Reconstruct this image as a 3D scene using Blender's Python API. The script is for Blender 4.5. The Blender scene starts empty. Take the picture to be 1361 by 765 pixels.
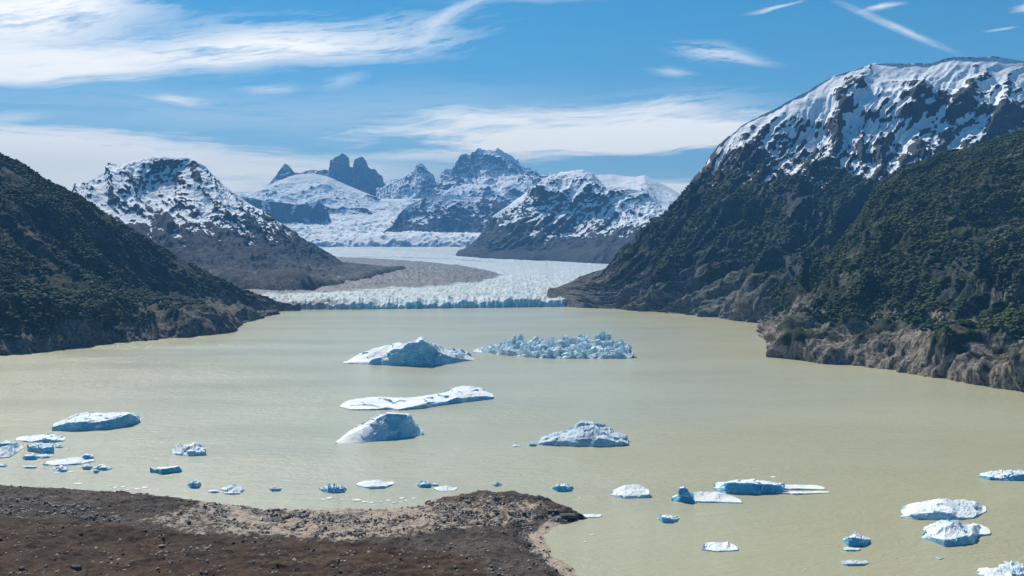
import bpy, math, random
import numpy as np
random.seed(4)
RNG = np.random.default_rng(11)
C = bpy.context.scene
COL = C.collection
R = math.radians

# ------------------------------------------------------------------ camera
W, H = 1361.0, 765.0
F = 1250.0
CAMZ = 150.0
PITCH = math.atan(47.5 / F)
cd = bpy.data.cameras.new('camera')
cd.sensor_width = 36.0
cd.lens = 36.0 * F / W
cd.clip_start = 1.0
cd.clip_end = 200000.0
cam = bpy.data.objects.new('camera', cd)
cam.location = (0, 0, CAMZ)
cam.rotation_euler = (math.pi / 2 - PITCH, 0, 0)
COL.objects.link(cam)
C.camera = cam


def ray(px, py):
    a = (px - W / 2) / F
    b = (H / 2 - py) / F
    return a, math.cos(PITCH) + b * math.sin(PITCH), -math.sin(PITCH) + b * math.cos(PITCH)


def P(px, py, d):
    """world point at distance d (along y) seen in direction px,py"""
    x, y, z = ray(px, py)
    t = d / y
    return (x * t, d, CAMZ + z * t)


def G(px, py, z0=0.0):
    """world point on the level z0 seen in direction px,py"""
    x, y, z = ray(px, py)
    t = (z0 - CAMZ) / z
    return (x * t, y * t, z0)


def to_px(p):
    x, y, z = p[..., 0], p[..., 1], p[..., 2] - CAMZ
    cp, sp = math.cos(PITCH), math.sin(PITCH)
    f = y * cp - z * sp
    u = y * sp + z * cp
    return W / 2 + x / f * F, H / 2 - u / f * F


# ------------------------------------------------------------------ noise
_perm = np.random.default_rng(5).permutation(256).astype(np.int64)
_perm = np.concatenate([_perm, _perm, _perm])
_g = np.random.default_rng(6).normal(size=(256, 3))
_g /= np.linalg.norm(_g, axis=1, keepdims=True)


def pn(p):
    p = np.asarray(p, dtype=np.float64)
    i = np.floor(p).astype(np.int64)
    f = p - i
    u = f * f * f * (f * (f * 6 - 15) + 10)
    i &= 255
    out = 0
    for dx in (0, 1):
        for dy in (0, 1):
            for dz in (0, 1):
                h = _perm[_perm[_perm[i[..., 0] + dx] + i[..., 1] + dy] + i[..., 2] + dz]
                g = _g[h]
                v = g[..., 0] * (f[..., 0] - dx) + g[..., 1] * (f[..., 1] - dy) + g[..., 2] * (f[..., 2] - dz)
                w = (u[..., 0] if dx else 1 - u[..., 0]) * (u[..., 1] if dy else 1 - u[..., 1]) * (u[..., 2] if dz else 1 - u[..., 2])
                out = out + v * w
    return out * 1.5


def fbm(p, o=5, g=0.5, l=2.03):
    s = 0; a = 1.0; t = 0
    for k in range(o):
        s = s + a * pn(p * l ** k + 17.3 * k); t += a; a *= g
    return s / t


def ridged(p, o=5, g=0.5, l=2.07):
    s = 0; a = 1.0; w = 1.0; t = 0
    for k in range(o):
        n = 1 - np.abs(pn(p * l ** k + 31.7 * k)) * 1.35
        n = np.clip(n, 0, 1) ** 2
        s = s + a * n * w
        w = np.clip(n * 1.6, 0.15, 1)
        t += a; a *= g
    return s / t


def smooth(x, a, b):
    t = np.clip((x - a) / (b - a), 0, 1)
    return t * t * (3 - 2 * t)


# ------------------------------------------------------------------ object helpers
def tag(o, label=None, cat=None, group=None, kind=None):
    if label: o['label'] = label
    if cat: o['category'] = cat
    if group: o['group'] = group
    if kind: o['kind'] = kind
    return o


def mesh_np(name, V, Q, mat, parent=None, smooth_sh=True, uv=None, attrs=None):
    """V (n,3) verts, Q (m,k) faces of equal size"""
    V = np.asarray(V, dtype=np.float32); Q = np.asarray(Q, dtype=np.int32)
    me = bpy.data.meshes.new(name)
    k = Q.shape[1]
    me.vertices.add(len(V)); me.vertices.foreach_set('co', V.ravel())
    me.loops.add(Q.size); me.loops.foreach_set('vertex_index', Q.ravel())
    me.polygons.add(len(Q))
    me.polygons.foreach_set('loop_start', np.arange(0, Q.size, k, dtype=np.int32))
    me.polygons.foreach_set('loop_total', np.full(len(Q), k, dtype=np.int32))
    if smooth_sh:
        me.polygons.foreach_set('use_smooth', np.ones(len(Q), dtype=bool))
    me.update(calc_edges=True)
    me.validate()
    if uv is not None:
        l = me.uv_layers.new(name='UVMap')
        l.data.foreach_set('uv', np.asarray(uv, dtype=np.float32)[Q.ravel()].ravel())
    for n, a in (attrs or {}).items():
        at = me.attributes.new(n, 'FLOAT', 'POINT')
        at.data.foreach_set('value', np.asarray(a, dtype=np.float32).ravel())
    if mat: me.materials.append(mat)
    o = bpy.data.objects.new(name, me)
    COL.objects.link(o)
    if parent: o.parent = parent
    return o


def grid_faces(nu, nv, flip=False):
    i = np.arange(nv - 1)[:, None] * nu + np.arange(nu - 1)[None, :]
    i = i.ravel()
    q = np.stack([i, i + 1, i + nu + 1, i + nu], 1)
    return q[:, ::-1] if flip else q


def resample(pts, n, key=None):
    pts = np.asarray(pts, dtype=np.float64)
    key = pts if key is None else np.asarray(key, dtype=np.float64)
    d = np.concatenate([[0], np.cumsum(np.maximum(np.linalg.norm(np.diff(key, axis=0), axis=1), 1e-6))])
    d /= d[-1]
    t = np.linspace(0, 1, n)
    return np.stack([np.interp(t, d, pts[:, k]) for k in range(pts.shape[1])], 1)


def catmull(rows, ts):
    """rows (k,n,3) -> (len(ts),n,3)"""
    k = len(rows); out = []
    h = np.maximum(np.linalg.norm(np.diff(rows, axis=0), axis=2), 1.0)[..., None]      # (k-1,n,1)
    sl_ = np.diff(rows, axis=0) / h
    M = np.empty_like(rows)
    M[0] = sl_[0]; M[-1] = sl_[-1]
    for i in range(1, k - 1):
        M[i] = (sl_[i - 1] * h[i] + sl_[i] * h[i - 1]) / (h[i] + h[i - 1])
    for t in ts:
        i = min(int(t), k - 2); f = t - i
        a = 2 * f ** 3 - 3 * f ** 2 + 1; b = f ** 3 - 2 * f ** 2 + f; c = -2 * f ** 3 + 3 * f ** 2; d = f ** 3 - f ** 2
        out.append(a * rows[i] + b * h[i] * M[i] + c * rows[i + 1] + d * h[i] * M[i + 1])
    return np.array(out)


def normals(S):
    du = np.gradient(S, axis=1); dv = np.gradient(S, axis=0)
    n = np.cross(du, dv)
    n /= np.linalg.norm(n, axis=2, keepdims=True) + 1e-9
    return n


def landform(name, rows, mat, nu, counts, back=(900, 0.5), disp=(), gully=(), ridge_amp=0.35, base_drop=40,
             kindlabel=None, lift=None, mode='catmull', attr_fn=None, back_n=14, taper=(0, 0), foot_amp=1.0, shear=0.0, jagz=0.0):
    """rows: from the foot to the ridge, each a list of (px,py,d) or (px,py,None)=on level 0.
    The far side is added behind the ridge, the foot is carried below ground."""
    RW = []
    for r in rows:
        pts = [P(*q) if q[2] is not None else G(q[0], q[1]) for q in r]
        RW.append(resample(pts, nu, key=[(q[0], q[1]) for q in r]))
    foot = RW[0].copy(); foot[:, 2] -= base_drop
    hv = RW[0] - RW[1]; hv[:, 2] = 0
    foot += hv / (np.linalg.norm(hv, axis=1, keepdims=True) + 1e-6) * base_drop * 0.8
    seq = [foot] + RW
    rid = RW[-1]
    if jagz:
        kx = np.arange(nu) / nu * 15
        q_ = np.stack([kx, kx * 0 + len(name) + nu, kx * 0], 1)
        jz = (ridged(q_ * 0.7, 3) - 0.5) * jagz * 0.6 + pn(q_ * 3.1) * jagz * 0.2
        RW[-1][:, 2] += jz
        if len(RW) > 2: RW[-2][:, 2] += jz * 0.6
        rid = RW[-1]
    run, sh = back
    dirv = rid.copy(); dirv[:, 2] = 0; dirv /= np.linalg.norm(dirv, axis=1, keepdims=True)
    b1 = rid + dirv * run * 0.45; b1[:, 2] = rid[:, 2] * 0.28 - 10
    b2 = rid + dirv * run; b2[:, 2] = -60
    seq += [b1, b2]
    seq = np.array(seq)
    ts = []
    cn = [6] + list(counts) + [back_n // 2, back_n // 2]
    assert len(cn) == len(seq) - 1, (name, len(cn), len(seq))
    for i, c in enumerate(cn):
        ts += list(i + np.arange(c) / c)
    ts.append(len(seq) - 1)
    ts = np.array(ts)
    if mode == 'catmull':
        rI = len(rows)
        S = np.concatenate([catmull(seq[:rI + 1], ts[ts <= rI]), np.array([seq[min(int(t), len(seq) - 2)] * (1 - (t - min(int(t), len(seq) - 2))) + seq[min(int(t), len(seq) - 2) + 1] * (t - min(int(t), len(seq) - 2)) for t in ts[ts > rI]])])
    else:
        S = np.array([seq[min(int(t), len(seq) - 2)] * (1 - (t - min(int(t), len(seq) - 2))) + seq[min(int(t), len(seq) - 2) + 1] * (t - min(int(t), len(seq) - 2)) for t in ts])
    nv = len(ts)
    N = normals(S)
    if N[:, :, 2].mean() < 0: N = -N; fl = True
    else: fl = False
    # metric coordinates along and across
    us = np.concatenate([[0], np.cumsum(np.linalg.norm(np.diff(S[nv // 2], axis=0), axis=1))])
    vs = np.concatenate([np.zeros((1, nu)), np.cumsum(np.linalg.norm(np.diff(S, axis=0), axis=2), axis=0)])
    vs = vs.mean(axis=1)
    Um, Vm = np.meshgrid(us, vs)
    Um = Um - shear * Vm
    ri = len(rows)                       # ridge index in seq
    dr = np.abs(ts - ri)[:, None]
    amp = ridge_amp + (1 - ridge_amp) * smooth(dr, 0, 0.5)
    uf = np.linspace(0, 1, nu)[None, :]
    if taper[0]: amp = amp * (0.12 + 0.88 * smooth(uf, 0, taper[0]))
    if taper[1]: amp = amp * (0.12 + 0.88 * smooth(1 - uf, 0, taper[1]))
    if foot_amp < 1: amp = amp * (foot_amp + (1 - foot_amp) * smooth(ts[:, None], 1.0, 2.2))
    S0 = S.copy()
    D = np.zeros(S.shape[:2])
    for (sc, a, kind) in disp:
        q = S0 / sc
        D += a * ((ridged(q, 6) - 0.45) if kind == 'r' else fbm(q, 6))
    for (su, sv, a) in gully:
        wob = fbm(S0 / (su * 2.5), 3) * su * 0.9
        q = np.stack([(Um + wob) / su, Vm / sv, np.full_like(Um, 3.3)], 2)
        D += a * (ridged(q, 5) - 0.5)
    D0 = D; D = D * amp
    # how far each place stands out from its surroundings: ribs shed their snow, hollows keep it
    def blur(A, k_):
        k_ = int(k_)
        for ax_ in (0, 1):
            pad = [(0, 0), (0, 0)]; pad[ax_] = (k_ + 1, k_)
            c_ = np.cumsum(np.pad(A, pad, mode='edge'), axis=ax_)
            A = (c_[2 * k_ + 1:] - c_[:-2 * k_ - 1]) if ax_ == 0 else (c_[:, 2 * k_ + 1:] - c_[:, :-2 * k_ - 1])
            A = A / (2 * k_ + 1)
        return A
    hp = D0 - blur(blur(D0, 6), 6); hp = hp / (hp.std() + 1e-6)
    hp2 = D0 - blur(blur(D0, 22), 22); hp2 = hp2 / (hp2.std() + 1e-6)
    rib = np.clip(hp * 0.65 + hp2 * 0.5, -3, 3)
    S = S + N * D[:, :, None]
    V = S.reshape(-1, 3)
    Q = grid_faces(nu, nv, fl)
    uv = np.stack([Um.ravel(), Vm.ravel()], 1) / 1000.0
    at = {'rib': rib}
    o = mesh_np(name, V, Q, mat, uv=uv, attrs=at)
    tag(o, kind='structure')
    if kindlabel: o['label'] = kindlabel
    o_data = dict(S=S, N=normals(S), ts=ts, ri=ri)
    if o_data['N'][:, :, 2].mean() < 0: o_data['N'] = -o_data['N']
    return o, o_data


# ------------------------------------------------------------------ node helpers
class NT:
    def __init__(s, tree): s.t = tree; s.n = tree.nodes; s.l = tree.links
    def node(s, typ, **kw):
        n = s.n.new(typ)
        for k, v in kw.items():
            setattr(n, k, v)
        return n
    def link(s, a, b): s.l.new(a, b)
    def put(s, sock, v):
        if isinstance(v, bpy.types.NodeSocket): s.link(v, sock)
        elif v is not None: sock.default_value = v
    def math(s, op, a, b=None, c=None, clamp=False):
        n = s.node('ShaderNodeMath', operation=op); n.use_clamp = clamp
        s.put(n.inputs[0], a); s.put(n.inputs[1], b)
        if c is not None: s.put(n.inputs[2], c)
        return n.outputs[0]
    def mr(s, v, a, b, c=0.0, d=1.0, smooth=True):
        n = s.node('ShaderNodeMapRange', interpolation_type='SMOOTHSTEP' if smooth else 'LINEAR')
        s.put(n.inputs[0], v)
        for i, q in enumerate((a, b, c, d)): s.put(n.inputs[i + 1], q)
        return n.outputs[0]
    def mix(s, f, a, b):
        n = s.node('ShaderNodeMix', data_type='RGBA')
        s.put(n.inputs[0], f); s.put(n.inputs[6], a); s.put(n.inputs[7], b)
        return n.outputs[2]
    def noise(s, vec, scale, detail=6, rough=0.55, dist=0.0):
        n = s.node('ShaderNodeTexNoise')
        s.put(n.inputs['Vector'], vec); n.inputs['Scale'].default_value = scale
        n.inputs['Detail'].default_value = detail; n.inputs['Roughness'].default_value = rough
        n.inputs['Distortion'].default_value = dist
        return n.outputs['Fac']
    def mapping(s, vec, loc=(0, 0, 0), rot=(0, 0, 0), scale=(1, 1, 1), typ='POINT'):
        n = s.node('ShaderNodeMapping', vector_type=typ)
        s.put(n.inputs[0], vec); n.inputs[1].default_value = loc; n.inputs[2].default_value = rot; n.inputs[3].default_value = scale
        return n.outputs[0]


def new_mat(name):
    m = bpy.data.materials.new(name); m.use_nodes = True
    t = NT(m.node_tree)
    b = m.node_tree.nodes['Principled BSDF']
    return m, t, b


def rgb(r, g, b): return (r, g, b, 1.0)


def mountain_mat(name, rock_a, rock_b, snow=None, veg=None, trim=None, tex=1.0, snowcol=(0.80, 0.83, 0.87), bump=8.0, streak=1.0, warp=1.0, ribw=0.25):
    """snow=(z_lo,z_hi,bias,slope_w)  veg=(z_lo,z_hi,colour_a,colour_b)  trim=(z_hi, colour)"""
    m, t, b = new_mat(name)
    geo = t.node('ShaderNodeNewGeometry')
    pos = geo.outputs['Position']
    sep = t.node('ShaderNodeSeparateXYZ'); t.link(pos, sep.inputs[0]); z = sep.outputs[2]
    sn = t.node('ShaderNodeSeparateXYZ'); t.link(geo.outputs['Normal'], sn.inputs[0]); nz = sn.outputs[2]
    uvn = t.node('ShaderNodeUVMap'); uv = uvn.outputs[0]
    n1 = t.noise(pos, 0.012 / tex, 8, 0.62)
    n2 = t.noise(pos, 0.07 / tex, 6, 0.65)
    col = t.mix(t.mr(n1, 0.35, 0.65), rgb(*rock_a), rgb(*rock_b))
    dk = tuple(c * 0.35 for c in rock_a)
    col = t.mix(t.mr(n2, 0.5, 0.68, 0, 0.75), col, rgb(*dk))
    # fall-line streaks
    st = t.noise(t.mapping(uv, scale=(60 * streak / tex, 10 * streak / tex, 1)), 1.0, 6, 0.6, 0.6)
    if trim:
        zt, ca, cb = trim
        zz = t.math('ADD', z, t.math('MULTIPLY', t.math('SUBTRACT', n1, 0.5), zt * 4.0))
        zz = t.math('ADD', zz, t.math('MULTIPLY', t.math('SUBTRACT', st, 0.5), zt * 1.6))
        f = t.mr(zz, zt * 1.05, zt * 0.75)
        tc = t.mix(t.mr(t.noise(t.mapping(uv, scale=(150 / tex, 60 / tex, 1)), 1.0, 8, 0.7, 0.5), 0.36, 0.64), rgb(*ca), rgb(*cb))
        tc = t.mix(t.mr(t.noise(pos, 0.16 / tex, 5, 0.7), 0.5, 0.62, 0, 0.8), tc, rgb(*tuple(c * 0.22 for c in ca)))
        trimf, trimc = f, tc
    if veg:
        zl, zh, va, vb, cover = veg
        vn = t.noise(pos, 0.02 / tex, 6, 0.65)
        vv = t.math('ADD', vn, t.math('MULTIPLY', t.math('SUBTRACT', st, 0.5), 0.5))
        zf = t.mr(t.math('ADD', z, t.math('MULTIPLY', t.math('SUBTRACT', n1, 0.5), (zh - zl) * 0.5)), zh, zh - (zh - zl) * 0.25)
        fv = t.math('MULTIPLY', t.mr(vv, 0.62 - cover, 0.70 - cover), zf)
        vc = t.mix(t.mr(t.noise(pos, 0.045 / tex, 7, 0.7), 0.38, 0.62), rgb(*va), rgb(*vb))
        vc = t.mix(t.mr(t.noise(pos, 0.14 / tex, 4, 0.7), 0.48, 0.64, 0, 0.7), vc, rgb(*tuple(c * 0.3 for c in va)))
        col = t.mix(fv, col, vc)
    if trim:
        col = t.mix(trimf, col, trimc)
    rough = 0.9
    if snow:
        zl, zh, bias, sw, ns, nw, top = snow
        sn1 = t.noise(t.mapping(uv, scale=(ns * 38 / tex, ns * 15 / tex, 1)), 1.0, 9, 0.64, 0.8)
        sn2 = t.noise(pos, 0.004 * warp / tex, 5, 0.6)
        h = t.math('ADD', t.mr(z, zl, zh, -0.60, top, smooth=False), t.mr(z, zl - (zh - zl) * 0.7, zl, -1.6, 0.0, smooth=False))
        s = t.math('ADD', h, t.math('MULTIPLY', t.math('SUBTRACT', sn1, 0.5), nw))
        s = t.math('ADD', s, t.math('MULTIPLY', t.math('SUBTRACT', sn2, 0.5), 1.5))
        s = t.math('ADD', s, t.math('MULTIPLY', t.math('SUBTRACT', nz, 0.72), sw))
        s = t.math('ADD', s, bias)
        ra = t.node('ShaderNodeAttribute'); ra.attribute_name = 'rib'
        s = t.math('SUBTRACT', s, t.math('MULTIPLY', ra.outputs['Fac'], ribw))
        f = t.mr(s, -0.03, 0.05)
        col = t.mix(f, col, rgb(*snowcol))
    t.put(b.inputs['Base Color'], col)
    b.inputs['Roughness'].default_value = rough
    b.inputs['Specular IOR Level'].default_value = 0.2
    bn = t.node('ShaderNodeBump'); bn.inputs['Strength'].default_value = 1.0; bn.inputs['Distance'].default_value = bump
    hh = t.math('ADD', t.noise(pos, 0.05 / tex, 8, 0.7), t.math('MULTIPLY', st, 0.5))
    if snow: hh = t.math('MULTIPLY', hh, t.mr(f, 0, 1, 1.0, 0.35))
    t.link(hh, bn.inputs['Height']); t.link(bn.outputs[0], b.inputs['Normal'])
    return m


# ------------------------------------------------------------------ sun and sky
SUN_AZ = R(-32)       # left of straight ahead, beyond the valley
SUN_EL = R(50)
sl = bpy.data.lights.new('sun', 'SUN'); sl.energy = 4.9; sl.angle = R(0.53); sl.color = (1.0, 0.925, 0.80)
so = bpy.data.objects.new('sun', sl); COL.objects.link(so)
sd = np.array([math.sin(SUN_AZ) * math.cos(SUN_EL), math.cos(SUN_AZ) * math.cos(SUN_EL), math.sin(SUN_EL)])
from mathutils import Vector
so.rotation_euler = Vector(sd).to_track_quat('Z', 'Y').to_euler()
so.location = (0, 0, 3000)

w = bpy.data.worlds.new('World'); C.world = w; w.use_nodes = True
t = NT(w.node_tree)
bg = w.node_tree.nodes['Background']
sky = t.node('ShaderNodeTexSky', sky_type='NISHITA')
sky.sun_disc = False
sky.sun_elevation = SUN_EL
sky.sun_rotation = SUN_AZ
sky.altitude = 300; sky.air_density = 1.0; sky.dust_density = 0.1; sky.ozone_density = 2.5
tc = t.node('ShaderNodeTexCoord')
sp = t.node('ShaderNodeSeparateXYZ'); t.link(tc.outputs['Generated'], sp.inputs[0])
az = t.math('ARCTAN2', sp.outputs[0], sp.outputs[1])
hor = t.math('SQRT', t.math('ADD', t.math('MULTIPLY', sp.outputs[0], sp.outputs[0]), t.math('MULTIPLY', sp.outputs[1], sp.outputs[1])))
el = t.math('ARCTAN2', sp.outputs[2], hor)
cb = t.node('ShaderNodeCombineXYZ'); t.link(az, cb.inputs[0]); t.link(el, cb.inputs[1])
ang = cb.outputs[0]
warp = t.node('ShaderNodeTexNoise'); warp.inputs['Scale'].default_value = 5.0; warp.inputs['Detail'].default_value = 5
t.link(t.mapping(ang, scale=(1, 3.0, 1)), warp.inputs['Vector'])
wv = t.node('ShaderNodeVectorMath', operation='MULTIPLY_ADD')
t.link(warp.outputs['Color'], wv.inputs[0]); wv.inputs[1].default_value = (0.10, 0.03, 0); t.link(ang, wv.inputs[2])
wsub = t.node('ShaderNodeVectorMath', operation='SUBTRACT'); t.link(wv.outputs[0], wsub.inputs[0]); wsub.inputs[1].default_value = (0.05, 0.015, 0)
wang = wsub.outputs[0]
streaks = {}
def streak_noise(rot, sc=1.0):
    k = (round(rot, 2), sc)
    if k not in streaks:
        v = t.mapping(t.mapping(wang, rot=(0, 0, -rot)), scale=(5 * sc, 60 * sc, 1))
        f1 = t.noise(v, 1.0, 9, 0.62, 0.3)
        v2 = t.mapping(t.mapping(wang, rot=(0, 0, -rot - 0.08)), scale=(22 * sc, 190 * sc, 1))
        f2 = t.noise(v2, 1.0, 6, 0.6, 0.8)
        streaks[k] = t.math('ADD', t.math('MULTIPLY', f1, 0.7), t.math('MULTIPLY', f2, 0.3))
    return streaks[k]


def cloud(px, py, rx, ry, rot=0.0, dens=1.0, soft=0.75, nz=0.9, up=1.0, sc=1.0, wv_=True, rag=1.0):
    """one cloud of the sky: where it stands (direction), its size and lean"""
    a, yy, zz = ray(px, py)
    caz = math.atan2(a, yy); cel = math.atan2(zz, math.hypot(a, yy))
    v = t.mapping(wang if wv_ else ang, loc=(caz, cel, 0), rot=(0, 0, rot), scale=(rx / F, ry / F, 1), typ='TEXTURE')
    s2 = t.node('ShaderNodeSeparateXYZ'); t.link(v, s2.inputs[0])
    y = s2.outputs[1]
    if up != 1.0:       # softer upward than downward
        y = t.math('MULTIPLY', y, t.mr(y, -0.01, 0.01, 1.0, 1.0 / up))
    r = t.math('SQRT', t.math('ADD', t.math('MULTIPLY', s2.outputs[0], s2.outputs[0]), t.math('MULTIPLY', y, y)))
    n = streak_noise(rot, sc)
    r = t.math('ADD', r, t.math('MULTIPLY', t.math('SUBTRACT', n, 0.5), 2.6 * rag))
    m = t.mr(r, 1.0, 1.0 - soft)
    k = t.math('MULTIPLY', m, t.math('ADD', 1.2 - nz * 0.45, t.math('MULTIPLY', t.math('SUBTRACT', n, 0.5), nz * 5.5)), clamp=True)
    return t.math('MULTIPLY', k, dens)


CL = [
    cloud(330, 68, 360, 30, R(6.5), 1.05, 0.8, 0.95, up=1.6, sc=1.3),
    cloud(600, 24, 120, 14, R(24), 0.45, 0.9, 1.0, sc=1.5),
    cloud(20, 85, 260, 28, R(5), 1.1, 0.8, 0.4, up=1.5),
    cloud(30, 15, 270, 60, R(12), 1.1, 0.85, 0.9),
    cloud(110, 225, 330, 62, R(-3), 1.3, 0.7, 0.5),
    cloud(400, 228, 260, 30, R(0), 0.8, 0.8, 0.8),
    cloud(20, 158, 60, 10, R(12), 0.5, 0.9, 0.6),
    cloud(300, 150, 600, 60, R(0), 0.22, 0.9, 1.0),
    cloud(790, 188, 345, 22, R(1), 1.4, 0.8, 0.4, up=2.6),
    cloud(850, 158, 240, 42, R(5), 0.85, 0.9, 1.1, sc=1.3),
    cloud(560, 207, 200, 9, R(1), 0.7, 0.9, 0.6),
    cloud(950, 66, 95, 18, R(-4), 0.62, 0.95, 1.5, sc=2.2), cloud(1000, 72, 60, 10, R(-10), 0.4, 0.95, 1.3, sc=2.2),
    cloud(888, 92, 48, 11, R(-8), 0.45, 0.95, 1.3, sc=2.2),
    cloud(228, 132, 58, 8, R(0), 0.8, 0.9, 1.0, sc=2),
    cloud(372, 117, 55, 8, R(4), 0.55, 0.95, 1.1, sc=2),
    cloud(465, 103, 40, 14, R(20), 0.28, 0.9, 0.9, sc=2),
    cloud(1188, 35, 105, 6.5, R(-27.5), 0.55, 0.95, 1.0, wv_=False, rag=0.5, sc=1.6),
    cloud(1040, 4, 50, 4, R(8), 0.6, 0.95, 1.0, sc=2),
    cloud(1172, 10, 32, 5, R(10), 0.7, 0.95, 1.0, sc=2),
    cloud(1312, 40, 24, 3, R(4), 0.5, 0.9, 0.8, sc=2),
    cloud(1350, 8, 30, 8, R(6), 0.8, 0.9, 0.5),
    cloud(890, 250, 90, 14, R(0), 0.9, 0.8, 0.4),
    cloud(700, 4, 160, 8, R(0), 0.3, 0.9, 0.9),
    cloud(650, 150, 400, 60, R(0), 0.14, 0.9, 1.0),
]
acc = None
for c in CL:
    inv = t.math('SUBTRACT', 1.0, c, clamp=True)
    acc = inv if acc is None else t.math('MULTIPLY', acc, inv)
# thin streaks over the whole remaining sky
p3 = t.node('ShaderNodeVectorMath', operation='DIVIDE')
t.link(tc.outputs['Generated'], p3.inputs[0])
zc = t.math('MAXIMUM', sp.outputs[2], 0.06)
cz = t.node('ShaderNodeCombineXYZ')
for i in range(3): t.link(zc, cz.inputs[i])
t.link(cz.outputs[0], p3.inputs[1])
gen = t.noise(t.mapping(p3.outputs[0], rot=(0, 0, R(8)), scale=(0.35, 1.3, 0.0)), 0.9, 9, 0.6, 0.6)
gfac = t.math('MULTIPLY', t.mr(gen, 0.56, 0.80), t.mr(el, R(16), R(26), 0.0, 0.75))
acc = t.math('MULTIPLY', acc, t.math('SUBTRACT', 1.0, gfac))
mask = t.math('SUBTRACT', 1.0, acc, clamp=True)
skyc = t.node('ShaderNodeHueSaturation'); skyc.inputs['Saturation'].default_value = 1.45; skyc.inputs['Hue'].default_value = 0.487; skyc.inputs['Value'].default_value = 0.69
t.link(sky.outputs[0], skyc.inputs['Color'])
ccol = t.mix(t.mr(el, R(2), R(10)), (12.6, 11.7, 9.4, 1), (9.8, 9.5, 8.9, 1))
colr = t.mix(mask, skyc.outputs[0], ccol)
t.link(colr, bg.inputs[0]); bg.inputs[1].default_value = 0.12

# ------------------------------------------------------------------ ground, water
gm, t, b = new_mat('lakebed ground')
b.inputs['Base Color'].default_value = (0.16, 0.15, 0.13, 1); b.inputs['Roughness'].default_value = 1
n = 41
xs = np.linspace(-19000, 19000, n); X, Y = np.meshgrid(xs, xs)
o = mesh_np('ground', np.stack([X, Y, np.full_like(X, -14)], 2).reshape(-1, 3), grid_faces(n, n), gm); tag(o, kind='structure')

wm, t, b = new_mat('milky glacial water')
geo = t.node('ShaderNodeNewGeometry'); pos = geo.outputs['Position']
wide = t.mapping(pos, rot=(0, 0, R(8)), scale=(0.45, 1.0, 1))
na = t.noise(wide, 0.0016, 5, 0.55, 0.8)
nb = t.noise(t.mapping(pos, rot=(0, 0, R(5)), scale=(0.25, 1.0, 1)), 0.012, 6, 0.6, 0.6)
attr = t.node('ShaderNodeAttribute'); attr.attribute_name = 'silt_sheen'
s = t.math('ADD', t.math('MULTIPLY', t.math('SUBTRACT', na, 0.5), 1.6), attr.outputs['Fac'])
col = t.mix(t.mr(s, 0.0, 1.0, smooth=False), rgb(0.410, 0.430, 0.345), rgb(0.415, 0.395, 0.245))  # paler grey end stands for the sky's reflection, yellow end for sediment
col = t.mix(t.mr(nb, 0.5, 0.78, 0, 0.22), col, rgb(0.45, 0.46, 0.36))
col = t.mix(t.mr(t.noise(t.mapping(pos, scale=(0.5, 1, 1)), 0.16, 6, 0.7), 0.60, 0.72, 0, 0.16), col, rgb(0.55, 0.56, 0.46))
t.put(b.inputs['Base Color'], col)
t.put(b.inputs['Roughness'], t.mr(t.noise(t.mapping(pos, rot=(0, 0, R(12)), scale=(0.3, 1.0, 1)), 0.008, 5, 0.6), 0.35, 0.65, 0.20, 0.27))
b.inputs['IOR'].default_value = 1.33
b.inputs['Specular IOR Level'].default_value = 0.45
bn = t.node('ShaderNodeBump'); bn.inputs['Strength'].default_value = 1.0; bn.inputs['Distance'].default_value = 1.2
w1 = t.noise(t.mapping(pos, rot=(0, 0, R(14)), scale=(0.6, 1.4, 1)), 0.35, 5, 0.65)
w2 = t.noise(t.mapping(pos, rot=(0, 0, R(-10)), scale=(0.7, 1.3, 1)), 0.09, 3, 0.5)
patch = t.mr(t.noise(wide, 0.006, 4, 0.5), 0.35, 0.65, 0.5, 1.0)
t.link(t.math('MULTIPLY', t.math('ADD', w1, w2), patch), bn.inputs['Height'])
t.link(bn.outputs[0], b.inputs['Normal'])
nx, ny = 221, 161
X, Y = np.meshgrid(np.linspace(-3200, 3200, nx), np.linspace(-400, 2950, ny))
# sediment yellow along shores and near shallows; mid-lake sky sheen painted into the colour
lx = np.interp(Y, [1000, 1400, 1900, 2400], [-800, -750, -550, -540])
rx_ = np.interp(Y, [400, 1000, 1400, 1800, 2150, 2400], [420, 560, 390, 440, 470, 330])
silt_sheen = np.exp(-np.clip(X - lx, 0, None) / 330) * 1.0 + np.exp(-np.clip(rx_ - X, 0, None) / 380) * 0.9
silt_sheen += smooth(Y, 900, 450) * 0.5 * smooth(X, -200, 200)
o = mesh_np('lake_water', np.stack([X, Y, np.zeros_like(X)], 2).reshape(-1, 3), grid_faces(nx, ny), wm, attrs={'silt_sheen': np.clip(silt_sheen, 0, 1.2)})
tag(o, kind='structure')

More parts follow.
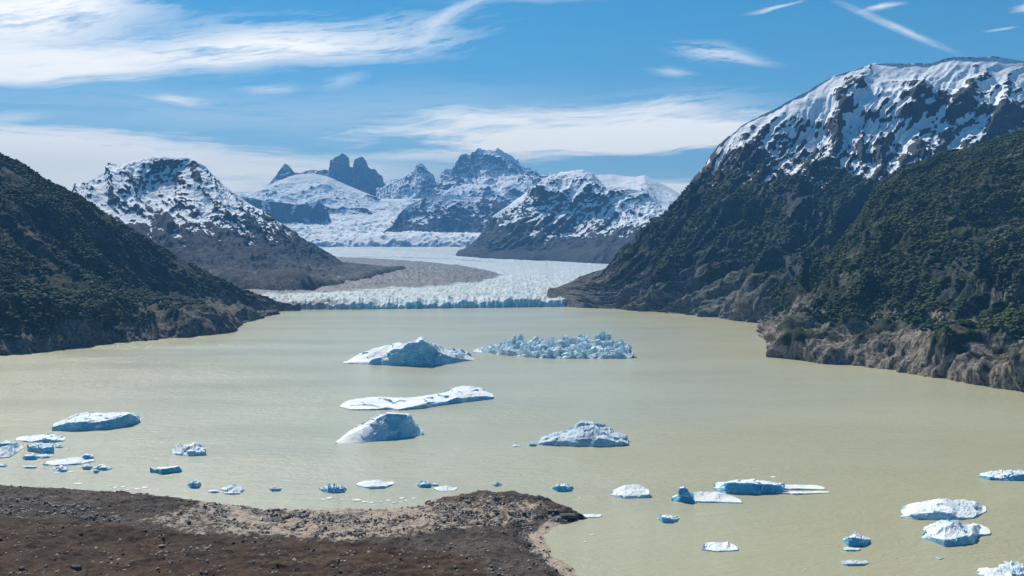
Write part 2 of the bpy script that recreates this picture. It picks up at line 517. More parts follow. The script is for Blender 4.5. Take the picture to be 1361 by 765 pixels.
# ------------------------------------------------------------------ mountains
BR_A, BR_B = (0.10, 0.10, 0.11), (0.17, 0.165, 0.17)
mat_left = mountain_mat('left hill rock', (0.055, 0.054, 0.048), (0.10, 0.096, 0.082), veg=(12, 2000, (0.018, 0.029, 0.014), (0.034, 0.043, 0.019), 0.20),
                        trim=(46, (0.062, 0.062, 0.060), (0.22, 0.20, 0.175)), bump=9)
mat_right = mountain_mat('right hill rock', (0.07, 0.068, 0.052), (0.13, 0.12, 0.10), veg=(20, 2000, (0.020, 0.034, 0.014), (0.042, 0.052, 0.020), 0.22),
                         trim=(58, (0.10, 0.092, 0.08), (0.36, 0.31, 0.25)), bump=8)
mat_snowr = mountain_mat('right mountain rock and snow', (0.038, 0.041, 0.047), (0.075, 0.077, 0.082), snow=(300, 660, 0.06, 1.2, 1.1, 2.3, 0.26),
                         veg=(20, 470, (0.018, 0.036, 0.018), (0.034, 0.055, 0.022), 0.16), trim=(88, (0.085, 0.083, 0.078), (0.22, 0.205, 0.18)), tex=1.3, bump=9, ribw=0.36)
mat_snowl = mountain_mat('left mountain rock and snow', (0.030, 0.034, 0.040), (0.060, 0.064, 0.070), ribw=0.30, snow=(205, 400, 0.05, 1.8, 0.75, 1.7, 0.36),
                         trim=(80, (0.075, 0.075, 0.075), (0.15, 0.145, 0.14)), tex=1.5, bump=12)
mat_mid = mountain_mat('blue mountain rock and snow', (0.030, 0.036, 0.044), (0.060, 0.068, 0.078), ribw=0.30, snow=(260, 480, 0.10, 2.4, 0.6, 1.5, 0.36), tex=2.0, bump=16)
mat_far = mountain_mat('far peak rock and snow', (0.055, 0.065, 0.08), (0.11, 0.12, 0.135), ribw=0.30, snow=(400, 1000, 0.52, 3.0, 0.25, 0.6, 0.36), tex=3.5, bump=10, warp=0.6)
mat_tower = mountain_mat('granite tower rock', (0.10, 0.11, 0.13), (0.19, 0.20, 0.22), ribw=0.5, snow=(900, 2600, 0.32, 3.0, 0.3, 1.6, 0.4), tex=3.0, bump=25, warp=0.6)
mat_ice = mountain_mat('icefall', (0.30, 0.42, 0.50), (0.50, 0.62, 0.70), snow=(-300, 900, 0.20, 1.5, 0.35, 2.3, 0.4), tex=3.0, bump=16, snowcol=(0.82, 0.85, 0.88), warp=0.8)

# left hill
left_hill, LH = landform('hill', [
    [(-420, 520, None), (-150, 487, None), (0, 473, None), (60, 468, None), (150, 456, None), (240, 450, None), (300, 441, None), (322, 434, None), (326, 428, None), (372, 418, None), (398, 412.5, None)],
    [(-460, 330, 1750), (-150, 330, 1600), (0, 340, 1600), (110, 355, 1780), (200, 378, 2000), (270, 400, 2100), (330, 411, 2280), (399, 411.5, 2430)],
    [(-500, -60, 2300), (-200, 105, 2150), (-80, 160, 2050), (0, 203, 1950), (30, 215, 1960), (60, 236, 1990), (105, 258, 2040), (150, 290, 2100), (200, 319, 2170), (240, 343, 2240), (290, 369, 2320), (330, 387, 2390), (365, 400, 2440), (398, 411, 2480)],
], mat_left, 620, [110, 130], back=(900, 0), disp=((420, 36, 'r'), (90, 10, 'r'), (24, 5.0, 'r')), shear=-0.35, gully=((80, 900, 18), (26, 300, 8)), ridge_amp=0.12)

# right near hill
right_hill, RH = landform('hill', [
    [(1003, 441, None), (1006, 452, None), (1022, 465, None), (1050, 476, None), (1150, 489, None), (1250, 501, None), (1361, 517, None), (1520, 548, None), (1800, 600, None)],
    [(1012, 425, 1820), (1040, 425, 1680), (1075, 425, 1560), (1130, 422, 1480), (1220, 420, 1400), (1320, 425, 1330), (1450, 430, 1250), (1800, 440, 1150)],
    [(1018, 418, 1860), (1065, 377, 1820), (1110, 345, 1850), (1170, 300, 1850), (1260, 300, 1720), (1361, 310, 1640), (1500, 310, 1550), (1800, 300, 1500)],
    [(1020, 416, 1900), (1060, 378, 1960), (1100, 340, 2020), (1140, 285, 2080), (1165, 240, 2150), (1200, 216, 2180), (1270, 200, 2180), (1320, 182, 2150), (1361, 168, 2120), (1480, 110, 2100), (1600, 60, 2100), (1800, 40, 2100)],
], mat_right, 640, [60, 90, 100], back=(900, 0), shear=0.6, disp=((330, 62, 'r'), (90, 14, 'r'), (20, 5.0, 'r')), gully=((120, 700, 30), (30, 250, 9)), ridge_amp=0.25)

# right snow mountain with the long wooded slope
snow_r, SR = landform('mountain', [
    [(728, 389, 2700), (770, 400, 2560), (797, 410, None), (850, 414, None), (905, 418.5, None), (960, 423, None), (1003, 429, None), (1100, 445, None), (1300, 470, None), (1600, 500, None)],
    [(732, 386, 2760), (800, 378, 2640), (840, 370, 2560), (890, 350, 2520), (950, 345, 2500), (1010, 345, 2450), (1100, 335, 2500), (1300, 330, 2600), (1600, 330, 2700)],
    [(734, 385, 2800), (805, 361, 2760), (850, 330, 2750), (900, 285, 2800), (960, 262, 2850), (1040, 240, 2900), (1140, 235, 2950), (1250, 225, 3000), (1361, 215, 3050), (1600, 200, 3100)],
    [(735, 384, 2850), (805, 359, 2880), (832, 338, 2920), (865, 303, 2980), (905, 257, 3040), (930, 228, 3120), (955, 194, 3220), (985, 166, 3320), (1018, 148, 3400), (1060, 126, 3460), (1110, 99, 3520), (1165, 83, 3600), (1235, 82, 3600), (1262, 75, 3600), (1320, 73, 3600), (1361, 80, 3600), (1420, 92, 3600), (1600, 60, 3600)],
], mat_snowr, 760, [90, 110, 130], back=(1500, 0), shear=0.55, disp=((700, 110, 'r'), (170, 22, 'r'), (45, 9, 'r')), gully=((200, 1600, 60), (48, 600, 20)), ridge_amp=0.15, taper=(0.14, 0))

# left snow mountain
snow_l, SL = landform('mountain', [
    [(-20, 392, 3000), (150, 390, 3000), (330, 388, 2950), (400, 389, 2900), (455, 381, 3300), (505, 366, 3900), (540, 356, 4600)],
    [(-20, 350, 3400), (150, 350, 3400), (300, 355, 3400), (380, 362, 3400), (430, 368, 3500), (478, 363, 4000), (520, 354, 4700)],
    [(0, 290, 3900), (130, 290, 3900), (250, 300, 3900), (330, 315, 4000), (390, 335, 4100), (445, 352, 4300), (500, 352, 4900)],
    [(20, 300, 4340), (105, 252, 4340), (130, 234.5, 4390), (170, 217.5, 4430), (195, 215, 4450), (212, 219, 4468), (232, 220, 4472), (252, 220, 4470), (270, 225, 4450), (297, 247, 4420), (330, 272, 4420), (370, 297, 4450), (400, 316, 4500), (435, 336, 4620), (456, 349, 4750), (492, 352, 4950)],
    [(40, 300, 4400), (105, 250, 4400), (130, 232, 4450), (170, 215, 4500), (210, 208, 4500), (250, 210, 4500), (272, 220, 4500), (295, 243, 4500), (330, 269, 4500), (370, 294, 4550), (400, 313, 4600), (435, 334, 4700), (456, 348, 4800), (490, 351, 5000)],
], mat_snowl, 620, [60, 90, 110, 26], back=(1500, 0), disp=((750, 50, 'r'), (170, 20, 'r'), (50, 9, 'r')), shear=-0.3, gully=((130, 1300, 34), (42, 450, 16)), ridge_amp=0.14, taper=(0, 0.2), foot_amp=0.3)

# blue mountain right of centre
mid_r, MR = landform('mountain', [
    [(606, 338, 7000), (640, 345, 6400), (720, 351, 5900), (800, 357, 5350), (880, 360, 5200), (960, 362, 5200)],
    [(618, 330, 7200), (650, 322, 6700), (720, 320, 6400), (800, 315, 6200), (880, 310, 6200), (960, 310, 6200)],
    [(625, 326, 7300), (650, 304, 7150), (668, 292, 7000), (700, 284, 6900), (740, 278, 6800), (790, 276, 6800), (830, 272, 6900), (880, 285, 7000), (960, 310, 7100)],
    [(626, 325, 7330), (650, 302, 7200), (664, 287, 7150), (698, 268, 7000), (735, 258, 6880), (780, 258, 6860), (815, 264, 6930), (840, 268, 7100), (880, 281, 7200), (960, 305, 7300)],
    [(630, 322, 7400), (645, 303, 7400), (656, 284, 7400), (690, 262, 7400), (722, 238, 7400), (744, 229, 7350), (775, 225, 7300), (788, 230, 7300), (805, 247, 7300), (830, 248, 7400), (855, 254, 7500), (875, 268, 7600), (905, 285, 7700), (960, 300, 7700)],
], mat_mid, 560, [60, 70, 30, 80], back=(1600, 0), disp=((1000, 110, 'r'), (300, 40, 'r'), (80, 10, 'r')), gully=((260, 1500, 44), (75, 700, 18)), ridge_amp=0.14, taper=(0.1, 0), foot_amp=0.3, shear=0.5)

# snowy ridge behind it
landform('mountain', [
    [(760, 300, 8300), (840, 300, 8300), (960, 300, 8300)],
    [(770, 262, 8800), (850, 262, 8800), (900, 275, 8800), (960, 300, 8800)],
    [(760, 240, 9500), (790, 232, 9500), (812, 231, 9500), (845, 236, 9500), (856, 233, 9500), (872, 240, 9500), (890, 249, 9500), (912, 264, 9500), (960, 290, 9500)],
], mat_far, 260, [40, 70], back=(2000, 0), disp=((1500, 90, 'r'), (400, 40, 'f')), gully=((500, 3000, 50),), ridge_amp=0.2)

# dark bluff before the icefield
mat_bluff = mountain_mat('bluff rock', (0.04, 0.052, 0.07), (0.09, 0.105, 0.125), ribw=0.4, snow=(420, 760, 0.12, 1.8, 0.4, 2.0, 0.4), tex=2.5, bump=20)
landform('hill', [
    [(508, 308, 9600), (560, 312, 9500), (600, 318, 9400), (645, 326, 9200), (700, 330, 9000)],
    [(522, 298, 9750), (560, 298, 9700), (600, 300, 9650), (640, 302, 9600), (700, 305, 9500)],
    [(524, 296, 9700), (528, 285, 9900), (545, 270, 10000), (572, 260, 10000), (600, 257, 10000), (640, 262, 10000), (665, 275, 10000), (700, 285, 10000)],
], mat_bluff, 300, [40, 90], back=(1500, 0),
    disp=((900, 90, 'r'), (260, 45, 'f'), (90, 18, 'r')), gully=((320, 1800, 70),), ridge_amp=0.25)

# the rock step low in the icefall
landform('hill', [
    [(512, 318, 9000), (545, 321, 9000), (575, 322, 9000), (606, 318, 9000)],
    [(516, 312, 9200), (530, 306, 9200), (560, 312, 9250), (585, 309, 9250), (610, 313, 9250)],
], mountain_mat('step rock', (0.035, 0.045, 0.06), (0.07, 0.08, 0.095), snow=(800, 1600, -0.1, 1.0, 0.4, 2.0, 0.4), tex=2.5, bump=16), 120, [30], back=(500, 0),
    disp=((300, 40, 'r'), (100, 16, 'f')), gully=((160, 900, 20),), ridge_amp=0.3)

# shaded cliff, left, and the far snow shoulder behind it
landform('hill', [
    [(270, 304, 10700), (330, 306, 10700), (400, 308, 10700), (436, 306, 10700), (446, 303, 10800)],
    [(270, 262, 10850), (325, 261, 10850), (350, 266, 10850), (372, 269, 10850), (395, 272, 10850), (408, 270, 10850), (424, 267, 10850), (434, 275, 10900), (443, 300, 10900)],
], mat_bluff, 260, [90], back=(700, 0), disp=((700, 70, 'r'), (200, 40, 'r'), (70, 12, 'f')), gully=((220, 2500, 60),), ridge_amp=0.12)
landform('mountain', [
    [(280, 290, 11000), (330, 288, 11100), (400, 296, 11200), (440, 296, 11300), (480, 296, 11400), (520, 290, 11700), (560, 285, 12000)],
    [(280, 258, 11500), (330, 260, 11500), (380, 262, 11600), (440, 268, 11700), (480, 274, 11800), (520, 276, 12000), (560, 272, 12200)],
    [(280, 256, 11700), (330, 256, 11900), (347, 250, 12000), (370, 240, 12300), (392, 232, 12500), (415, 230, 12600), (436, 234, 12600), (470, 249, 12600), (505, 264, 12700), (560, 264, 12800)],
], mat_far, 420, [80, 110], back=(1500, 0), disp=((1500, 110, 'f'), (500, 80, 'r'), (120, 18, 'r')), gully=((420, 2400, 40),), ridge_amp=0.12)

TW = dict(back=(900, 0), disp=((700, 120, 'r'), (220, 60, 'r'), (70, 18, 'f')), gully=((170, 2500, 90),), ridge_amp=0.25)
# granite towers
landform('mountain', [
    [(350, 262, 12800), (375, 262, 12800), (400, 255, 12800), (415, 250, 12800)],
    [(356, 246, 13100), (366, 234, 13100), (374, 222, 13150), (378, 216, 13200), (384, 220, 13200), (391, 229, 13200), (397, 230, 13200), (412, 226, 13200), (422, 226, 13200)],
], mat_tower, 200, [110], **TW)
landform('mountain', [
    [(395, 255, 12900), (430, 262, 12800), (470, 272, 12700), (500, 275, 12700), (545, 275, 12700)],
    [(392, 245, 13450), (425, 245, 13420), (455, 246, 13400), (480, 248, 13380), (505, 258, 13380), (540, 268, 13450)],
    [(392, 231, 13600), (412, 226, 13600), (430, 226, 13600), (438, 227, 13600), (441, 213, 13600), (447, 207, 13600), (455, 204, 13600), (462, 208, 13600), (465, 222, 13600), (469, 223, 13600), (473, 210, 13600), (480, 208, 13600), (486, 213, 13600), (490, 222, 13600), (498, 224, 13600), (508, 236, 13600), (516, 248, 13600), (530, 266, 13700)],
], mat_tower, 420, [60, 120], jagz=70, **TW)
# snowy peak
landform('mountain', [
    [(500, 285, 12600), (530, 285, 12600), (570, 285, 12600), (610, 285, 12600)],
    [(500, 256, 13000), (530, 246, 13100), (552, 240, 13200), (570, 252, 13330), (610, 264, 13330)],
    [(505, 252, 13500), (520, 238, 13500), (535, 234, 13500), (548, 229, 13500), (554, 219, 13500), (560, 218, 13500), (570, 225, 13500), (577, 236, 13500), (581, 248, 13500), (600, 262, 13500)],
], mat_far, 260, [50, 80], jagz=110, back=(900, 0), disp=((900, 110, 'r'), (260, 50, 'r'), (80, 15, 'f')), gully=((300, 2500, 60),), ridge_amp=0.25)
# main massif
landform('mountain', [
    [(560, 285, 11800), (620, 280, 11800), (680, 275, 11800), (760, 270, 11800)],
    [(570, 264, 12200), (620, 258, 12100), (680, 254, 12100), (720, 252, 12100), (770, 252, 12300)],
    [(578, 256, 13150), (590, 252, 13150), (612, 244, 13150), (640, 226, 13150), (680, 228, 13150), (700, 232, 13200), (722, 237, 13250), (770, 246, 13250)],
    [(582, 248, 13400), (586, 230, 13400), (592, 224, 13400), (600, 226, 13400), (607, 212, 13400), (613, 204, 13400), (624, 203, 13400), (634, 196, 13400), (645, 198, 13400), (660, 196, 13400), (672, 203, 13400), (688, 213, 13400), (697, 222, 13400), (703, 224, 13400), (712, 226, 13400), (722, 233, 13400), (745, 240, 13400), (780, 246, 13400)],
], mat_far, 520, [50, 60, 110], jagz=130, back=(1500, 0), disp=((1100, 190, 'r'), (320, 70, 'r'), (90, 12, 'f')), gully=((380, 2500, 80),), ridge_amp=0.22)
# icefall and snow bowl
landform('icefall', [
    [(340, 334, 8600), (450, 330, 8700), (560, 330, 8700), (680, 332, 8700)],
    [(340, 318, 9600), (420, 316, 9700), (470, 315, 9800), (540, 314, 9900), (600, 318, 9900), (680, 318, 9900)],
    [(340, 306, 10300), (390, 300, 10600), (440, 292, 11000), (500, 288, 11300), (560, 285, 11500), (680, 280, 11600)],
    [(340, 290, 11000), (400, 285, 11300), (440, 272, 12000), (500, 270, 12600), (540, 268, 12900), (600, 262, 12900), (700, 255, 12700)],
], mat_ice, 420, [60, 80, 70], back=(1500, 0), disp=((600, 30, 'f'), (150, 30, 'r'), (60, 14, 'r')), gully=((700, 200, 16),), ridge_amp=0.5)

# ------------------------------------------------------------------ glacier
glm, t, b = new_mat('glacier ice')
geo = t.node('ShaderNodeNewGeometry'); pos = geo.outputs['Position']
sn = t.node('ShaderNodeSeparateXYZ'); t.link(geo.outputs['Normal'], sn.inputs[0])
spz = t.node('ShaderNodeSeparateXYZ'); t.link(pos, spz.inputs[0])
att = t.node('ShaderNodeAttribute'); att.attribute_name = 'moraine'
att2 = t.node('ShaderNodeAttribute'); att2.attribute_name = 'bluecliff'
n1 = t.noise(pos, 0.03, 7, 0.65)
n3 = t.noise(t.mapping(pos, rot=(0, 0, R(-25)), scale=(0.35, 1, 1)), 0.006, 6, 0.6)
ice = t.mix(t.mr(n1, 0.38, 0.62), rgb(0.30, 0.39, 0.43), rgb(0.54, 0.60, 0.61))
ice = t.mix(t.mr(n3, 0.52, 0.70, 0, 0.55), ice, rgb(0.40, 0.46, 0.48))
blue = t.mix(t.mr(t.noise(t.mapping(pos, scale=(1, 1, 0.3)), 0.12, 5, 0.65), 0.42, 0.58), rgb(0.22, 0.72, 0.90), rgb(0.80, 0.93, 0.96))
ice = t.mix(t.math('MULTIPLY', att2.outputs['Fac'], t.mr(sn.outputs[2], 0.85, 0.45)), ice, blue)
fl = t.node('ShaderNodeAttribute'); fl.attribute_name = 'flow'
cf = t.node('ShaderNodeCombineXYZ'); t.link(t.math('MULTIPLY', fl.outputs['Fac'], 1.0), cf.inputs[0]); t.link(t.math('MULTIPLY', n3, 0.5), cf.inputs[1])
ice = t.mix(t.mr(t.noise(cf.outputs[0], 0.55, 5, 0.6), 0.42, 0.66, 0, 0.6), ice, rgb(0.30, 0.36, 0.39))
mor = t.mix(t.mr(t.noise(pos, 0.02, 8, 0.7), 0.35, 0.65), rgb(0.028, 0.033, 0.040), rgb(0.078, 0.082, 0.090))
mf = t.math('ADD', att.outputs['Fac'], t.math('MULTIPLY', t.math('SUBTRACT', t.noise(t.mapping(pos, scale=(0.3, 1, 1)), 0.02, 7, 0.7), 0.5), 1.1))
col = t.mix(t.mr(mf, 0.42, 0.62), ice, mor)
t.put(b.inputs['Base Color'], col); b.inputs['Roughness'].default_value = 0.6
bn = t.node('ShaderNodeBump'); b.inputs['Subsurface Weight'].default_value = 0.25; b.inputs['Subsurface Radius'].default_value = (0.4, 1.6, 2.6); b.inputs['Subsurface Scale'].default_value = 3.0
bn.inputs['Strength'].default_value = 0.8; bn.inputs['Distance'].default_value = 5
t.link(t.noise(pos, 0.12, 6, 0.7), bn.inputs['Height']); t.link(bn.outputs[0], b.inputs['Normal'])


def poly_sd(px, py, poly):
    """signed distance (positive inside) to polygon"""
    poly = np.asarray(poly, dtype=np.float64)
    ins = np.zeros(px.shape, bool); d2 = np.full(px.shape, 1e18)
    n = len(poly)
    for i in range(n):
        x1, y1 = poly[i]; x2, y2 = poly[(i + 1) % n]
        ex, ey = x2 - x1, y2 - y1
        tt = np.clip(((px - x1) * ex + (py - y1) * ey) / (ex * ex + ey * ey + 1e-12), 0, 1)
        d2 = np.minimum(d2, (px - x1 - tt * ex) ** 2 + (py - y1 - tt * ey) ** 2)
        if y1 != y2:
            c = ((y1 > py) != (y2 > py)) & (px < ex * (py - y1) / ey + x1)
            ins ^= c
    return np.where(ins, 1, -1) * np.sqrt(d2)


nu = 620
zd = ([2400, 2540, 2900, 4000, 5500, 7000, 8500, 9500], [14, 21, 28, 55, 86, 124, 186, 250])
ax = np.linspace(-1, 1, nu)
def front_d(px):
    y = np.interp(px, [300, 380, 470, 560, 700, 800, 900], [412, 411.3, 411, 410, 408, 406.5, 406])
    return CAMZ * F / (y - 335) + fbm(np.stack([px / 9.0, px * 0, px * 0], -1), 5) * 28
PX = np.interp(ax, [-1, 1], [300, 960])
fd = front_d(PX)
# rings of increasing distance
dd = np.concatenate([[0, 1, 2, 3, 4, 5, 6, 7, 8], 8 + np.cumsum(np.geomspace(5, 70, 235))])
dd = 0 + dd / dd[-1] * 6600
rows = []
for k, q in enumerate(dd):
    d = fd + q * (9500 - fd) / 6600 if k > 8 else fd + q * 0.8
    z = np.interp(d, *zd)
    hf_ = 1 + smooth(2680 - d, 0, 130) * (fbm(np.stack([PX / 16.0, PX * 0 + 4, PX * 0], -1), 5) * 1.2 - 0.18 - 0.30 * smooth(PX, 690, 790) - 0.3 * smooth(PX, 470, 400))
    z = z * hf_
    if k <= 8: z = -6 + (z + 6) * (k / 8.0) ** 0.6
    x = (PX - W / 2) / F * d
    rows.append(np.stack([x, d, z], 1))
S = np.array(rows)
px_, py_ = to_px(S)
ser = ridged(S * np.array([1, 1, 0]) / 46.0 + 3, 5) - 0.45
ser2 = ridged(S * np.array([0.5, 1, 0]) / 130.0 + 9, 4) - 0.45
ser3 = ridged(S * np.array([1, 1, 0]) / 17.0 + 3, 3) - 0.45
k = np.arange(len(dd))[:, None]
amp = smooth(k, 4, 10) * (0.35 + 0.65 * smooth(S[..., 1], 4200, 2700))
MP = [(440, 341), (500, 343), (560, 347), (610, 352), (650, 359), (668, 365), (640, 374), (570, 381), (470, 387), (380, 390), (300, 392), (300, 345)]
mor_sd = poly_sd(px_, py_, MP)
MP2 = [(300, 392), (380, 391), (440, 390), (470, 396), (455, 412), (300, 414)]
mor2 = poly_sd(px_, py_, MP2)
MP3 = [(760, 392), (800, 380), (900, 380), (900, 412), (800, 406), (740, 399)]
mor3 = poly_sd(px_, py_, MP3)
moraine = np.maximum.reduce([smooth(mor_sd / np.clip((py_ - 330) / 40, 0.15, 1.5), -7, 7), smooth(mor2, -10, 14) * 0.62, smooth(mor3, -8, 8) * 0.75,
                             np.exp(-((py_ - np.interp(px_, [520, 600, 680, 760], [341.5, 343.8, 350, 366])) / 1.3) ** 2) * smooth(px_, 700, 640) * 0.55])
amp = amp * (1 - 0.75 * smooth(mor_sd, -3, 5))
S[..., 2] += amp * (ser * 8 + ser2 * 11 + ser3 * 5)
S[..., 2] += smooth(mor_sd, -3, 8) * (ser2 * 15 + ser * 5)
cl = (k <= 10) * 1.0
S[..., 1] += cl * ser3 * 10
blue = smooth(k, 26, 8) * np.ones_like(px_) * smooth(px_, 430, 500) * (0.75 + 0.25 * smooth(px_, 800, 740))
o = mesh_np('glacier', S.reshape(-1, 3), grid_faces(nu, len(dd)), glm, attrs={'moraine': moraine, 'bluecliff': blue, 'flow': mor_sd})
tag(o, kind='structure')

# ------------------------------------------------------------------ forest
def ico(sub=1):
    import bmesh
    bm = bmesh.new(); bmesh.ops.create_icosphere(bm, subdivisions=sub, radius=1.0)
    V = np.array([v.co[:] for v in bm.verts]); Q = np.array([[v.index for v in f.verts] for f in bm.faces]); bm.free()
    return V, Q


def tree_mat(name, cols):
    m, t, b = new_mat(name)
    a = t.node('ShaderNodeAttribute'); a.attribute_name = 'tint'
    geo = t.node('ShaderNodeNewGeometry')
    n = t.noise(geo.outputs['Position'], 0.25, 4, 0.7)
    c = t.mix(t.mr(a.outputs['Fac'], 0.1, 0.9), rgb(*cols[0]), rgb(*cols[1]))
    c = t.mix(t.mr(n, 0.45, 0.65, 0, 0.6), c, rgb(*cols[2]))
    c = t.mix(t.mr(a.outputs['Fac'], 1.15, 1.25), c, rgb(0.13, 0.12, 0.10))
    t.put(b.inputs['Base Color'], c); b.inputs['Roughness'].default_value = 0.85
    b.inputs['Specular IOR Level'].default_value = 0.15
    return m


def forest(name, D, count, size, mat, cover, zmin, label, ico_sub=1, zmax=5000, umin=0):
    """crowns of many leaf-sized facets spread over the visible slope"""
    S, N = D['S'], D['N']
    V0, Q0 = ico(ico_sub)
    r = np.random.default_rng(count)
    iv = r.integers(6, S.shape[0] - 16, count * 4); iu = r.integers(1, S.shape[1] - 1, count * 4)
    # area weighting
    A = np.linalg.norm(np.cross(S[iv + 1, iu] - S[iv, iu], S[iv, iu + 1 - 1] - S[iv, iu - 1]), axis=1)
    keep = r.random(len(iv)) < np.clip(A / np.percentile(A, 90), 0, 1)
    p = S[iv, iu]
    fu = r.random(len(iv))[:, None]; fv = r.random(len(iv))[:, None]
    p = p + (S[iv + 1, iu] - p) * fv + (S[iv, iu - 1] - S[iv, iu]) * fu
    nn = N[iv, iu]
    den = fbm(p / 150.0, 5) * 2.2 + fbm(p / 40.0, 3) * 0.9 + cover + 0.35 * (nn[:, 2] - 0.75)
    zn = zmin * (1 + 1.2 * fbm(p / 160.0 + 7, 4))
    if umin: keep &= iu > umin * S.shape[1]
    keep &= (den > 0) & (p[:, 2] > zn) & (p[:, 2] < zmax * (1 + 0.5 * fbm(p / 300.0 + 2, 4)))
    pxx, pyy = to_px(p)
    keep &= (pxx > -260) & (pxx < 1620)
    p = p[keep][:count]; den = den[keep][:count]
    n = len(p)
    sc = size * (0.5 + 1.1 * r.random(n) ** 2.5)
    V = np.repeat(V0[None], n, 0)
    rr = 1 + (r.random((n, len(V0))) - 0.5) * 0.85
    V = V * rr[:, :, None]
    V *= (sc[:, None] * np.stack([1 + 0.3 * (r.random(n) - 0.5), 1 + 0.3 * (r.random(n) - 0.5), 0.45 + 0.4 * r.random(n)], 1))[:, None, :]
    V += p[:, None, :] + np.array([0, 0, 1.0]) * (sc * 0.35)[:, None, None]
    Q = (Q0[None] + (np.arange(n) * len(V0))[:, None, None]).reshape(-1, 3)
    tt_ = np.clip(0.45 + fbm(p / 90.0 + 3, 4) * 1.7 + (r.random(n) - 0.5) * 0.55, 0, 1)
    tt_ = np.where(r.random(n) < 0.025, 1.5, tt_)
    tint = np.repeat(tt_, len(V0))
    o = mesh_np(name, V.reshape(-1, 3), Q, mat, smooth_sh=False, attrs={'tint': tint})
    tag(o, label, 'forest', kind='stuff')
    return o


tm_l = tree_mat('left forest leaves', [(0.024, 0.042, 0.020), (0.046, 0.064, 0.026), (0.016, 0.027, 0.015)])
tm_r = tree_mat('right forest leaves', [(0.030, 0.054, 0.021), (0.076, 0.096, 0.032), (0.020, 0.034, 0.016)])
forest('forest', LH, 56000, 2.9, tm_l, 0.40, 42, 'dark green scrub forest covering the steep hill on the left shore')
forest('forest', RH, 72000, 2.6, tm_r, 0.36, 52, 'green beech forest covering the near hill on the right shore')
forest('forest', SR, 56000, 3.7, tree_mat('far slope leaves', [(0.024, 0.050, 0.022), (0.052, 0.080, 0.028), (0.016, 0.031, 0.016)]), 0.22, 88, 'dark forest on the long slope below the snowy mountain on the right', zmax=400, umin=0.16)

# ------------------------------------------------------------------ shore peninsula
SH = [(-330, 636), (-150, 641), (0, 646), (100, 650), (200, 657), (262, 665), (300, 670), (350, 677), (430, 677), (520, 677), (553, 673), (585, 660), (640, 652), (700, 655), (742, 669), (772, 688), (765, 694), (738, 697), (722, 712), (732, 737), (760, 757), (778, 770), (810, 830), (900, 1000)]
poly = [G(x, y)[:2] for x, y in SH] + [(120, 60), (-700, 60), (-700, 640)]
nx, ny = 760, 420
X, Y = np.meshgrid(np.linspace(-620, 80, nx), np.concatenate([np.linspace(150, 395, 60)[:-1], np.linspace(395, 640, ny - 59)]))
P0 = np.stack([X, Y, X * 0], 2)
sd_ = poly_sd(X + fbm(P0 / 18.0, 4) * 7, Y + fbm(P0 / 14.0 + 5, 4) * 5, poly)
def gpt(px, py): return G(px, py)
def bump_(px, py, rx, ry, a, rot=0.0):
    c = G(px, py); dx = X - c[0]; dy = Y - c[1]
    cr, sr = math.cos(rot), math.sin(rot)
    u = dx * cr + dy * sr; v = -dx * sr + dy * cr
    return a * np.exp(-(u / rx) ** 2 - (v / ry) ** 2)
hh = 2.6 * (1 - np.exp(-np.clip(sd_, 0, None) / 10))
hh = np.where(sd_ < 0, sd_ * 0.16, hh)
hills_ = bump_(60, 662, 120, 26, 1.5, R(-6)) + bump_(-200, 655, 120, 36, 2.0) + bump_(650, 668, 24, 13, 5.5, R(-5)) + bump_(420, 682, 22, 7, 2.0) + bump_(340, 676, 14, 6, 3.0) + bump_(170, 722, 60, 14, 4.0) + bump_(620, 720, 55, 18, 3.0)
hills_ += bump_(200, 800, 300, 55, 11)
hh += hills_ * smooth(sd_, 0, 26)
ins = smooth(sd_, 0, 12)
hh += ins * (fbm(P0 / 34.0, 5) * 4.2 + (ridged(P0 / 15.0 + 4, 5) - 0.45) * 2.8 + fbm(P0 / 3.5, 4) * 0.55)
# dark rocky point
for (qx, qy, a_, r1) in ((758, 686, 3.2, 7), (738, 683, 2.6, 6), (770, 689, 2.2, 4), (715, 672, 2.5, 8)):
    hh += bump_(qx, qy, r1, r1 * 0.5, a_) * (0.6 + ridged(P0 / 3.0, 3))
S = np.stack([X, Y, hh], 2)
px_, py_ = to_px(S)
SAND = [(440, 676), (560, 670), (575, 684), (545, 700), (470, 712), (300, 700), (270, 668), (330, 670), (340, 690)]
sandm = smooth(poly_sd(px_, py_, SAND), -22, 12)
sandm = np.maximum(sandm, smooth(sd_, 9, 1.5) * smooth(px_, 270, 330) * smooth(px_, 770, 720))
sandm = np.maximum(sandm, smooth(sd_, 14, 3) * smooth(py_, 698, 712) * smooth(px_, 600, 680))
STONY = [(560, 668), (640, 656), (720, 664), (740, 684), (690, 698), (600, 706), (520, 716), (260, 712), (180, 690), (262, 668)]
sandm = np.maximum(sandm, smooth(poly_sd(px_, py_, STONY), -12, 8) * 0.50)
sandm = np.maximum(sandm, smooth(poly_sd(px_, py_, [(-40, 662), (60, 660), (160, 676), (200, 690), (60, 686), (-40, 684)]), -8, 6) * 0.33)
HEATH = [(-300, 690), (0, 688), (120, 694), (260, 708), (400, 718), (560, 726), (640, 745), (700, 900), (-300, 900)]
heathm = smooth(poly_sd(px_, py_, HEATH), -12, 12)
darkm = np.maximum(smooth(poly_sd(px_, py_, [(722, 676), (735, 679), (775, 684), (775, 694), (738, 693), (715, 688)]), -6, 5), 0)
pm, t, b = new_mat('shore ground')
geo = t.node('ShaderNodeNewGeometry'); pos = geo.outputs['Position']
A = {}
for nme in ('sand', 'heath', 'dark'):
    q = t.node('ShaderNodeAttribute'); q.attribute_name = nme; A[nme] = q.outputs['Fac']
